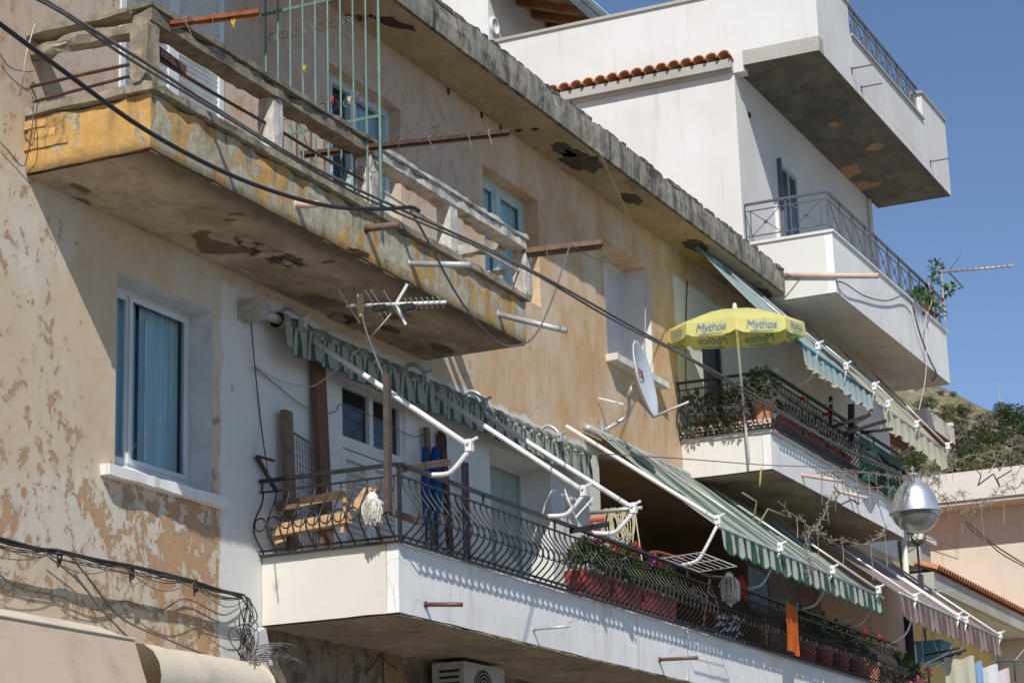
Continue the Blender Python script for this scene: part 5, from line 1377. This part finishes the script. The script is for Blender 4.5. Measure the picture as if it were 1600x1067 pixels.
for x0,x1,lab,fl,h,lm_ in specs:
    t = thing('flower_trough', lab, 'flower trough', ((x0+x1)/2,-1.18,4.82), G1)
    trough(t, x0, x1, -1.20, 4.83, .26, .24, M['redpot'])
    foliage(t, ((x0+x1)/2,-1.22,5.22), ((x1-x0)/2*1.05,.19,.19), 560, .075, [M['leaf'],M['leafd']])
    foliage(t, ((x0+x1)/2+.1,-1.24,5.36), ((x1-x0)/2*.7,.13,.17), 200, .07, [M['leaf'],M['leafd']])
    for u,mn in fl+[(random.random(), random.choice(fl)[1]) for _ in range(5)]: blossom(t, (lerp(x0,x1,u), -1.30+random.uniform(-.06,.04), 5.44+random.uniform(-.12,.10)), .055, M[mn])
# clutter and pots in the shade at the far end
for i,(x,lab,mt,fm,fl) in enumerate(((28.0,'red pot with dark leaves nearest the orange cloth','redpot','leafd',None),(28.75,'tall red pot with yellowish leaves in the shade','redpot','leaf',None),(29.5,'red pot with straggly dark plant in the shade','redpot','leafd','pink'),(30.3,'red pot with pink bloom beside the drainpipe','redpot','leafd','redp'),(31.0,'terracotta pot with bushy plant at the far end','terra','leafd','redp'))):
    t = thing('potted_plant', lab, 'potted plant', (x,-1.15,4.82), 'potted plants at the shaded end of the long balcony')
    roundpot(t, (x,-1.16,4.83), .17, .30, M[mt]); foliage(t, (x,-1.16,5.32), (.32,.2,.24), 220, .09, [M[fm],M['leafd']])
    if fl: blossom(t, (x-.1,-1.38,5.45), .07, M[fl])
t = thing('potted_plant', 'large leafy bush with pink dolls hung near the drainpipe', 'potted plant', (32.4,-1.0,4.3)); foliage(t, (32.6,-1.1,4.95), (.9,.4,.5), 800, .11, [M['leafd'],M['leaf']])
roundpot(t, (32.4,-1.0,4.2), .22, .35, M['terra'])
for dx in (-.5,-.1,.5): blossom(t, (32.5+dx,-1.5,5.0+dx*.3), .08, M['pink'])
# flower balcony
G2 = 'plants on the flower balcony'
def T_(lab, loc): return thing('potted_plant', lab, 'potted plant', loc, G2)
t = T_('terracotta pot with white flowers standing at the corner of the flower balcony', (27.05,-1.12,7.9))
cpt = Y(1208,660,-1.12); roundpot(t, (27.15,-1.05,7.93), .17, .30, M['terra']); foliage(t, (27.15,-1.05,8.46), (.26,.24,.2), 300, .085, [M['leaf'],M['leafd']])
for k in range(7): blossom(t, (27.15+random.uniform(-.25,.25),-1.2+random.uniform(-.15,.1),8.5+random.uniform(-.12,.16)), .05, M['whitep'])
for i,(y_,lab,dry) in enumerate(((-.22,'dry grey plant in a dull red pot against the old wall','d'),(-.52,'straggling dry plant hanging through the rail','d'),(-.8,'thin twiggy plant behind the parasol pole','d'))):
    t = T_(lab, (26.98,y_,7.8)); roundpot(t, (27.02,y_,7.8), .13, .24, M['redpot'])
    foliage(t, (26.96,y_,8.24), (.16,.2,.2), 240, .07, [M['leafdry'],M['leafd']]); foliage(t, (26.74,y_,7.98), (.05,.17,.2), 110, .06, [M['leafdry'],M['leafd']], 'trailing_stems', .8)
for x0,x1,lab in ((27.4,28.3,'dark red trough with drooping plants next to the corner pot'),(28.4,29.4,'dark red trough with sparse plants in the middle of the flower rail'),(29.5,30.6,'dark red trough with red blossom at the far part of the flower rail')):
    t = thing('flower_trough', lab, 'flower trough', ((x0+x1)/2,-1.15,7.8), G2); trough(t, x0, x1, -1.13, 7.80, .28, .2, M['redpot'])
    foliage(t, ((x0+x1)/2,-1.18,8.2), ((x1-x0)/2,.15,.14), 260, .08, [M['leafd'],M['leafdry']])
    blossom(t, (x1-.15,-1.3,8.42), .06, M['redp'])
m = MB(); rows = [[V((lerp(30.7,33.1,i/20), -1.34-.02*math.sin(i*1.1)-.03*k*math.sin(i*.5), lerp(8.42,7.75,k/3))) for i in range(21)] for k in range(4)]
m.sheet(rows); solo('green_screen', m, simple('green_tarp', (.015,.10,.055), .6, .25, 3, trans=.15), 'dark green screen cloth tied along the far part of the flower railing', 'screen', None, True)
m = MB(); m.sheet([[V((27.25+.35*i/6, -1.17-.02*math.sin(i*2), 8.1-.32*k)) for i in range(7)] for k in range(2)]); solo('white_cloth', m, M['whitep'], 'white cloth hung behind the railing beside the corner pot', 'cloth')
t = thing('clothesline_rack', 'dark iron clothesline frame sticking out above the green screen', 'clothesline', (30.9,-1.3,7.8))
for (a,b) in (((1298,620),(1298,680)),((1330,632),(1330,700))):
    m = MB(); m.beam(Y(*a,-1.3),Y(*b,-1.3),.09 if a[0]>1300 else .05,.05); part('upright', m, M['iron'], t)
for (a,b) in (((1298,668),(1360,648)),((1310,680),(1385,657)),((1345,676),(1395,670))):
    p = Y(*a,-1.3); m = MB(); m.beam(p, X(*b,p.x), .04, .04); part('arm', m, M['iron'], t)
# plant on the white middle balcony
t = thing('potted_plant', 'climbing plant in a terracotta trough at the far end of the white balcony rail', 'potted plant', (35.5,-1.2,11.4))
trough(t, 35.4, 36.3, -1.2, 11.36, .25, .2, M['terra'])
for (px,py,r) in ((1462,418,.14),(1457,440,.12),(1450,465,.2),(1425,462,.14),(1436,470,.2),(1462,480,.22),(1480,455,.10),(1492,450,.06)):
    c = Y(px,py,-1.35); foliage(t, c, (r*1.3,r*.6,r*.8), int(300*r), .11, [M['leaf'],M['leafd']])
blossom(t, Y(1470,470,-1.4), .06, M['redp'])
m = MB(); m.tube([Y(1455,470,-1.3),Y(1456,440,-1.35),Y(1464,412,-1.35)], .01, 5); part('stem', m, M['stem'], t)
# mops
def mop(lab, c, mat, seed, handle, sz):
    random.seed(seed); t = thing('mop', lab, 'mop', c); c = V(c); m = MB()
    for i in range(170):
        a = random.uniform(0,2*math.pi); r = math.sqrt(random.random())
        o = V((math.cos(a)*r*sz*.75, math.sin(a)*r*sz*.75, 0)); L = sz*random.uniform(1.3,2.1)*(1-.25*r)
        top = c+V((o.x*.3,o.y*.3,sz*.9))
        m.tube(smooth_path([top, c+V((o.x*1.0,o.y*1.0,sz*.55)), c+V((o.x*1.15+random.uniform(-.02,.02),o.y*1.15,sz*.55-L*.5)), c+V((o.x*.95+random.uniform(-.03,.03),o.y*.95,sz*.55-L))],3), .0065, 3)
    part('strands', m, mat, t, kind='stuff')
    m = MB(); m.tube(handle, .014, 7); part('handle', m, M['palewood'], t, smooth=True)
    m = MB(); m.lathe(c+V((0,0,sz*.82)), [(.05,-.03),(.05,.03),(.02,.06)], 10); part('socket', m, M['whitetube'], t)
M['mopc'] = simple('mop_cotton', (.60,.57,.50), .9, .4, 30, bump=0, dirt=(.22,.20,.17), dirtamt=.7)
c = X(582,797,16.10); mop('grey and white mop head drying over the near railing corner', c, M['mopc'], 3, [c+V((0,0,.12)), c+V((.25,.1,.25)), c+V((.7,.3,-.5))], .115)
c = Y(1140,918,-1.5); mop('cream mop head hanging over the railing under the striped awning', c, M['mopc'], 4, [c+V((0,0,.12)), c+V((.2,.3,.2)), c+V((.5,.6,-.7))], .15)
m = MB(); c = Y(1160,910,-1.3); m.sheet([[c+V((.25*i/5-.1, .02*math.sin(i*2), .12-.12*k-.25*i/5*.4)) for i in range(6)] for k in range(3)]); solo('red_cloth', m, M['redp'], 'red cloth behind the cream mop under the striped awning', 'cloth')
# orange cloth
t = thing('orange_cloth', 'bright orange cloth pegged on the drop arm above the far railing', 'cloth', Y(1237,945,-1.62))
c = Y(1237,945,-1.62); m = MB()
m.sheet([[c+V((-.24+.48*i/8-.06*k/6, -.012*math.sin(i*1.3+k*.5)*k/6, -.60*k/6+.02*math.sin(i*.7)*(k/6))) for i in range(9)] for k in range(7)])
part('cloth', m, fabric('orange_fabric', (.78,.17,.04), .3, (.6,.12,.03), .2), t, smooth=True)
m = MB(); m.beam(c+V((-.2,-.01,.05)),c+V((-.2,-.01,-.05)),.02,.02); part('peg', m, simple('peg_green', pegc['green'], .5, .1, 9, bump=0), t)
m = MB(); m.beam(c+V((.2,-.01,.05)),c+V((.2,-.01,-.05)),.02,.02); part('peg', m, simple('peg_teal', (.05,.3,.3), .5, .1, 9, bump=0), t)
# striped cloth
m = MB(); c = Y(1118,955,-1.2); m.sheet([[c+V((.9*i/12, -.05*math.sin(i*1.9+k), -.05*k+.05*math.sin(i*.9))) for i in range(13)] for k in range(7)], mf=lambda i,j: (i+j//3) % 2)
solo('striped_cloth', m, [simple('navy_fabric',(.03,.04,.08),.9,.2,9), M['whitep']], 'navy and white striped laundry lying behind the railing by the parapet joint', 'cloth', None, True)
# drying rack on the rail
t = thing('drying_rack', 'folding white drying rack hooked outside the long balcony railing', 'drying rack', (22.6,-1.6,5.4))
r0 = Y(1032,884,-1.42); xa = r0.x; L_ = 1.15; dp = .44
for k in range(7):
    y_ = -1.45-dp*k/6; m = MB(); m.tube([(xa,y_,5.44+.02*k/6),(xa+L_,y_,5.44+.02*k/6)], .004 if k not in (0,6) else .008, 5); part('bar', m, M['whitetube'], t)
for x in (xa, xa+L_*.5, xa+L_):
    m = MB(); m.tube([(x,-1.42,5.44),(x,-1.45-dp,5.46)], .006, 5); part('side_frame', m, M['greytube'], t)
m = MB(); m.tube(smooth_path([(xa-.1,-1.35,5.50),(xa+.3,-1.3,5.56),(xa+.9,-1.35,5.56)],4), .018, 6); solo('red_hose', m, simple('red_rubber',(.38,.07,.06),.5,.15,9), 'red tube lying along the rail behind the drying rack', 'hose')
# pipe with rope hanks
t = thing('clothesline_pole', 'grey pole with hanks of cord and netting above the flower troughs', 'pole', (20.9,-.8,5.6))
p = Y(920,801,-.6); q = X(1003,793,p.x); m = MB(); m.tube([p,q], .022, 8); part('pole', m, M['greytube'], t, smooth=True)
m = MB(); m.tube([Y(922,812,-.62), X(945,810,p.x)], .03, 8); part('red_roller', m, M['coral'], t)
random.seed(17)
for k in range(16):
    u = random.uniform(.3,.75); c = p.lerp(q,u); L = random.uniform(.28,.42); w_ = random.uniform(.03,.07); m = MB()
    m.tube(smooth_path([c+V((0,w_*.3,.03)), c+V((.01,-w_,-L*.4)), c+V((0,-w_*.5,-L)), c+V((-.01,w_,-L*.5)), c+V((0,w_*.3,.03))],4), .006, 4)
    part('cord_hank', m, simple('cord_yellow',(.55,.50,.33),.8,.2,20,bump=0) if k == 0 else bpy.data.materials['cord_yellow'], t)
for k in range(8):
    c = p.lerp(q,.05+.03*k); m = MB(); m.tube(smooth_path([c, c+V((.02,.03*math.sin(k),-.2)), c+V((-.02,.02,-.45+.02*k))],3), .005, 4); part('net_cord', m, M['whitep'], t)
for k in range(2):
    c = p.lerp(q,.86); m = MB(); m.tube(smooth_path([c, c+V((0,-.03+.06*k,-.3)), c+V((.01,-.06+.13*k,-.62))],3), .008, 4); part('hanging_cord', m, bpy.data.materials['cord_yellow'], t)
m = MB(); m.beam(Y(890,830,-1.36), X(952,818,Y(890,830,-1.36).x), .02, .05); solo('dark_bar', m, M['iron'], 'short dark flat bar laid across the railing near the cord hanks', 'bar')
# timber leaning on the white wall
def leaning(lab, a, b, w_, d, mat):
    m = MB(); m.beam(a, b, w_, d, up=V((0,1,0))); return solo('timber', m, mat, lab, 'timber', 'timbers leaning on the balcony wall')
leaning('short grey timber leaning on the white wall left of the brown board', Y(447,642,-.08), V((Y(447,642,-.08).x+.02,-.12,4.85)), .13, .06, M['wood'])
leaning('tall brown board leaning on the white wall by the louvred door', Y(497,568,-.06), V((Y(497,568,-.06).x+.04,-.12,4.85)), .19, .05, M['brownwood'])
leaning('dark plank standing between the louvred and glazed doors', Y(666,668,-.06), V((Y(666,668,-.06).x+.03,-.12,4.85)), .08, .04, M['wood'])
leaning('second dark plank beside the blue parasols', Y(690,674,-.06), V((Y(690,674,-.06).x+.03,-.14,4.85)), .10, .04, M['darkrust'])
m = MB()
xa_, xb_ = Y(457,676,-.07).x, Y(492,682,-.07).x
for k in range(9): x = lerp(xa_, xb_, k/8); m.tube([(x,-.08,5.95-.05*k/8),(x,-.12,4.95)], .0035, 4)
for k in range(14): z = lerp(5.0,5.9,k/13); m.tube([(xa_,-.1,z),(xb_,-.1,z-.04)], .0025, 4)
m.tube([(xa_-.03,-.08,5.97),(xb_+.05,-.08,5.90)], .010, 5)
solo('wire_mesh_panel', m, M['greycable'], 'rusty wire mesh panel between the two leaning timbers', 'wire mesh')
t = thing('slatted_bed', 'pale wooden bed slat frame standing behind the near railing', 'bed frame', (16.45,-.8,4.85))
for (a,b,w_,d,mt) in (((442,790),(540,771),.075,.03,'palewood'),((432,790),(470,786),.09,.05,'wood'),((430,830),(545,808),.10,.10,'palewood'),((428,844),(446,838),.08,.03,'palewood'),((541,775),(536,832),.035,.05,'palewood')):
    m = MB(); pa, pb = X(*a,16.42), X(*b,16.42); m.beam(pa, pb, d, w_); part('slat', m, M[mt], t)
m = MB(); m.beam(X(553,795,16.3), X(579,760,16.3), .03, .075); solo('wooden_board', m, M['palewood'], 'short ochre board propped on the railing beside the grey mop', 'board')
m = MB(); m.beam(Y(612,800,-1.3), Y(655,815,-1.1), .05, .05); solo('wood_block', m, M['wood'], 'dark wooden batten tied to the aerial post', 'batten')
M['bluec'] = fabric('blue_canvas', (.02,.085,.26), .1, (.02,.06,.16), .4)
for (px,lab,rr) in ((664,'left blue folded parasol against the white wall',.055),(680,'right blue folded parasol against the white wall',.07)):
    c = Y(px,697,-.15); m = MB(); prof = [(.01,0),(rr*.5,-.02),(rr*.8,-.25),(rr*.9,-.5),(rr*.55,-.72),(.015,-.8),(.015,-1.2)]
    m.lathe(c, prof, 10); solo('folded_parasol', m, M['bluec'], lab, 'parasol', 'blue folded parasols', True)
m = MB(); c = Y(690,690,-.12); m.tube([c+V((.10*math.cos(k*.5),0,.10*math.sin(k*.5))) for k in range(14)], .012, 6); solo('hoop', m, M['cable'], 'black hoop hung on the dark plank by the blue parasols', 'hoop')
m = MB(); c = Y(720,722,-.05)
for dx in (-.03,.06): m.tube([c+V((dx,-.04,.0)), c+V((dx,-.04,-1.2))], .02, 6)
solo('pipes', m, simple('purple_pipe',(.11,.075,.09),.5,.2,8), 'pair of dark pipes running down beside the glazed door', 'pipe')
m = MB(); pA = Y(624,733,-1.37); m.beam(pA, Y(700,722,-.9), .05, .06); solo('pole', m, M['wood'], 'brown pole laid across the railing corner', 'pole')
# picture, board and appliances in the recess
m = MB(); c = Y(1183,922,-.3)
t = thing('picture', 'dim blue framed picture in the shade behind the mop', 'picture', c)
m.box(c.x-.42,c.x+.42,c.y-.02,c.y+.02,c.z-.3,c.z+.3); part('panel', m, simple('blue_picture',(.17,.27,.34),.5,.5,4,bump=0), t)
m = MB(); frame_rect(m, c.x-.46, c.x+.46, c.z-.34, c.z+.34, c.y-.03, .05, .03); part('frame', m, M['wood'], t)
m = MB(); a = Y(1262,975,-.9); m.sheet([[a+V((.5*i/5,-.05*k,.25-.4*k/4-.25*i/5)) for i in range(6)] for k in range(5)]); solo('cardboard', m, simple('cardboard',(.36,.29,.19),.9,.15,5), 'tan cardboard sheet leaning behind the orange cloth', 'cardboard')
# crate and laundry at lower right
t = thing('blue_crate', 'light blue plastic crate under the brown pink awning', 'crate', Y(1460,1022,-1.1))
c = Y(1460,1022,-1.1); m = MB(); m.box(c.x-.35,c.x+.35,c.y-.2,c.y+.2,c.z-.15,c.z+.15); part('box', m, simple('blue_plastic',(.10,.33,.55),.5,.1,4,bump=0), t)
m = MB(); m.box(c.x-.38,c.x+.38,c.y-.23,c.y+.23,c.z+.15,c.z+.19); part('rim', m, bpy.data.materials['blue_plastic'], t)
t = thing('clothesline', 'iron clothesline arms carrying laundry at lower right', 'clothesline', (35,-1.6,4.6))
for (a,b) in (((1440,1025),(1500,1012)),((1455,1034),(1510,1015)),((1470,1034),(1502,1020))):
    p = Y(*a,-1.3); m = MB(); m.beam(p, X(*b,p.x), .03, .03); part('arm', m, M['iron'], t)
for i,(px,py,w_,h_,col,lab) in enumerate(((1497,1025,.5,.6,(.56,.54,.42),'cream shirt hanging at the left of the laundry line'),(1518,1032,.32,.5,(.25,.40,.62),'light blue towel on the laundry line'),(1535,1038,.5,.45,(.72,.74,.78),'white pillow case on the laundry line'),(1556,1044,.45,.55,(.70,.62,.68),'pale pink sheet at the right of the laundry line'))):
    c = Y(px,py,-1.75); m = MB(); m.sheet([[c+V((.03*math.sin(k*1.3+i)*(.3+j/4)+.08*k/10, w_*.45-w_*.9*k/10, -h_*j/5+.015*math.sin(k*.9)-.03*math.sin(k*math.pi/10))) for k in range(11)] for j in range(6)])
    solo('laundry', m, fabric('laundry_%s' % ('cream','blue','white','pink')[i], col, .25, (.5,.5,.5), .1), lab, 'laundry', 'laundry at the lower right', True)
for a,b,sd_ in (((1444,975),(1440,1040),'left'),((1455,975),(1470,1040),'right')):
    m = MB(); m.tube(sagline(Y(*a,-1.5),Y(*b,-1.4),0,6,.03), .01, 4); solo('hanging_rope', m, M['palecable'], '%s yellowish rope of the two hanging under the brown pink awning' % sd_, 'rope', 'ropes under the brown pink awning')
m = MB(); c = Y(1420,985,-.9); m.tube([V((c.x,-.9,6.2)), V((c.x,-.9,3.5))], .07, 10); solo('post', m, simple('navy_post',(.045,.055,.085),.5,.15,5), 'dark blue post at the end of the white balcony', 'post', None, True)
# ------------------------------------------------------------------ hillside with pines and scrub
def hill_z(x, y):
    d = math.hypot(x, y+10); a = math.atan2(y+10, x)
    up = min(max((d-95)/215, 0), 1.25)
    ridge = 73+6*math.sin((a-.20)*9)+16*max(0, min(1,(a-.2)*4))
    z = ridge*up**1.12 if up <= 1 else ridge-(up-1)*60
    return z*(.93+.07*noise.noise(V((x*.012,y*.012,1)))) + 2.2*noise.noise(V((x*.05,y*.05,0)))*min(1,up*2) + .8*noise.noise(V((x*.19,y*.19,4)))*min(1,up*2) - .3
m = MB(); rows = []
for i in range(120):
    d = 92+i*2.6; rows.append([V((d*math.cos(a_), -10+d*math.sin(a_), hill_z(d*math.cos(a_), -10+d*math.sin(a_)))) for a_ in [(-.25+.0085*j) for j in range(130)]])
m.sheet(rows)
t = NT('dry_hillside'); p = t.pos(); a = t.noise(p, .09, 8, .65); b = t.noise(p, .8, 7, .7); rk = t.noise(t.scale(p,(1,1,2.5)), .35, 8, .7)
c = t.mix(t.step(a, .4, .6), (.27,.215,.14), (.22,.185,.115)); c = t.mix(t.step(b, .45, .62, 0, .8), c, (.12,.115,.06))
c = t.mix(t.step(rk, .56, .62, 0, .8), c, (.40,.37,.32))
struct('hillside', m, t.done(c, .95, t.bump(b, .8, .4), spec=.1), smooth=True)
def on_hill(px, py):
    d = ray(px, py).normalized(); s = 95.
    while s < 420:
        q = CAM+d*s
        if q.z < hill_z(q.x, q.y): return q
        s += .6
    return None
M['pine'] = leaf_mat('pine_needles', (.075,.105,.045), (.115,.145,.06), .25); M['olive'] = leaf_mat('scrub_leaf', (.14,.15,.065), (.20,.195,.09), .15); M['grey_scrub'] = leaf_mat('grey_scrub_leaf', (.145,.135,.095), (.19,.175,.125), .1)  # hill foliage colours lightened in place of distance haze
M['bark'] = simple('bark', (.10,.075,.055), .9, .3, 6, bump=0)
random.seed(77)
def crown_mesh(mat, n, flat, seed):
    m = MB(); random.seed(seed)
    lobes = [(V((random.uniform(-.55,.55),random.uniform(-.55,.55),random.uniform(-.2,.45)*flat)), random.uniform(.38,.6)) for _ in range(8)]
    for c, r in lobes:
        for i in range(n):
            d = V((random.gauss(0,1),random.gauss(0,1),random.gauss(0,1))).normalized(); q = c+V((d.x,d.y,d.z*flat))*r*random.uniform(.65,1.05)
            dd = d+V((random.uniform(-.7,.7),random.uniform(-.7,.7),random.uniform(-.5,.7))); l = random.uniform(.09,.2)
            m.leaf(q, dd, (random.random(),random.random(),1), l, l*.7)
    return mesh_of('crown', m, mat)
crowns = {k: [crown_mesh(M[k], 110, f, s) for s in (1,2,3)] for k, f in (('pine',.75),('olive',.7),('grey_scrub',.6))}
tm3 = MB(); tm3.tube([(0,0,-.9),(.02,0,-.4),(0,0,.1)], .07, 6, r1=.04); tm3.tube([(0,0,-.4),(.2,.1,.0)],.035,5); tm3.tube([(0,0,-.3),(-.2,.1,.1)],.03,5); trunk = mesh_of('trunk', tm3, M['bark'])
KL = {'pine':'dark green pine on the dry hillside','olive':'yellow green bush on the dry hillside','grey_scrub':'greyish scrub bush on the dry hillside'}
def hill_tree(px, py, w_px, kind, label=None):
    q = on_hill(px, py+w_px*.42)
    if q is None: return
    r = w_px/2*(q-CAM).length/FOC
    if label is None:
        sz = 'tiny' if w_px < 20 else 'small' if w_px < 34 else 'middling' if w_px < 45 else 'broad'
        where = 'near the crest' if py < 640+max(0,(px-1500)*.2) else 'halfway up' if py < 690 else 'low behind the roof'
        side = 'left end' if px < 1450 else 'left part' if px < 1500 else 'middle' if px < 1550 else 'right part'
        label = '%s %s %s, %s of the hillside' % (sz, {'pine':'dark green pine','olive':'yellow green bush','grey_scrub':'grey scrub bush'}[kind], where, side)
    t = thing('pine_tree' if kind == 'pine' else 'bush', label or KL[kind], 'tree' if kind == 'pine' else 'bush', q, {'pine':'pines on the hillside','olive':'green bushes on the hillside','grey_scrub':'grey scrub on the hillside'}[kind])
    rz = random.uniform(0,6)
    o = link('crown', random.choice(crowns[kind]), t, (0,0,r*.65), (0,0,rz)); o.scale = (r*1.05,r*1.05,r)
    o = link('trunk', trunk, t, (0,0,r*.65), (0,0,rz)); o.scale = (r,r,r)
pts = [(1448,628,40,'pine'),(1447,655,34,'pine'),(1475,650,36,'olive'),(1482,640,30,'olive'),(1505,640,32,'pine'),(1455,668,50,'grey_scrub'),(1485,672,46,'grey_scrub'),(1497,662,40,'grey_scrub'),
 (1465,690,30,'grey_scrub'),(1505,690,44,'grey_scrub'),(1540,662,36,'grey_scrub'),(1555,652,40,'grey_scrub'),(1528,680,50,'pine'),(1548,690,48,'pine'),(1520,705,44,'pine'),(1568,680,34,'pine'),(1585,650,56,'pine'),(1575,640,40,'pine'),
 (1596,690,40,'grey_scrub'),(1590,705,40,'olive'),(1555,705,44,'olive'),(1572,715,44,'olive'),(1540,722,34,'olive'),(1510,728,30,'olive'),(1600,672,50,'pine'),(1612,660,50,'pine'),(1540,624,16,'pine'),(1552,628,14,'pine'),(1530,650,20,'grey_scrub'),(1490,615,16,'grey_scrub'),(1470,612,16,'grey_scrub'),
 (1500,712,36,'pine'),(1480,722,40,'olive'),(1530,735,40,'olive'),(1455,735,36,'olive'),(1565,735,40,'grey_scrub'),(1600,725,44,'olive'),(1440,700,40,'pine'),(1420,680,40,'grey_scrub'),(1410,710,44,'olive'),(1390,690,40,'pine'),(1430,722,40,'pine')]
for a in pts: hill_tree(*a)
for _ in range(34):
    hill_tree(random.uniform(1380,1790), random.uniform(612,760), random.uniform(10,26), random.choice(('pine','olive','grey_scrub','grey_scrub')))
from collections import defaultdict
same = defaultdict(list)
for o in COL.objects:
    if o.get('category') in ('tree','bush') and 'hillside' in o.get('label',''): same[o['label']].append(o)
for lab, os_ in same.items():
    if len(os_) < 2: continue
    os_.sort(key=lambda o: -math.atan2(o.location.y+10, o.location.x))
    for i, o in enumerate(os_): o['label'] = lab+', '+('rightmost' if i == len(os_)-1 else ('leftmost','second leftmost','third leftmost','fourth leftmost','fifth leftmost','sixth leftmost')[min(i,5)])
# two flat roofed houses and a mast on the slope
for (px,py,w_,lab) in ((1466,668,48,'pale house with curved white roof slab on the hillside'),(1488,684,34,'smaller house with flat pink roof on the hillside')):
    q = on_hill(px, py+14) or on_hill(px, py+30); s = w_*(q-CAM).length/FOC
    t = thing('hill_house', lab, 'house', q)
    d_ = V((q.x-CAM.x,q.y-CAM.y,0)).normalized(); sd = V((-d_.y,d_.x,0))
    R3 = Matrix((d_, sd, V((0,0,1)))).transposed().to_4x4()
    m = MB(); m.box(-.1*s,.8*s,-.42*s,.42*s,-.5*s,.28*s); m.v = [tuple(Matrix.Translation(q) @ R3 @ V(v)) for v in m.v]; part('wall', m, M['brownsoffit'] if w_ > 40 else M['pinkwall'], t)
    m = MB(); m.box(-.2*s,.9*s,-.5*s,.5*s,.28*s,.38*s); m.v = [tuple(Matrix.Translation(q) @ R3 @ V(v)) for v in m.v]; part('roof', m, M['cream'] if w_ > 40 else M['pinkwall'], t)
    m = MB(); m.box(-.12*s,-.101*s,-.25*s,-.02*s,-.12*s,.15*s); m.v = [tuple(Matrix.Translation(q) @ R3 @ V(v)) for v in m.v]; part('window', m, M['dark'], t)
q = on_hill(1564, 646) or on_hill(1564,655); m = MB(); h = 45*(q-CAM).length/FOC
t = thing('mast', 'thin pale radio mast on the ridge', 'mast', q)
m.tube([q, q+V((0,0,h))], .07, 5); part('pole', m, M['greytube'], t)
m = MB(); m.tube([q+V((-.2,.45,h*.93)), q+V((.2,-.45,h*.93))], .05, 4); part('crossarm', m, M['greytube'], t)
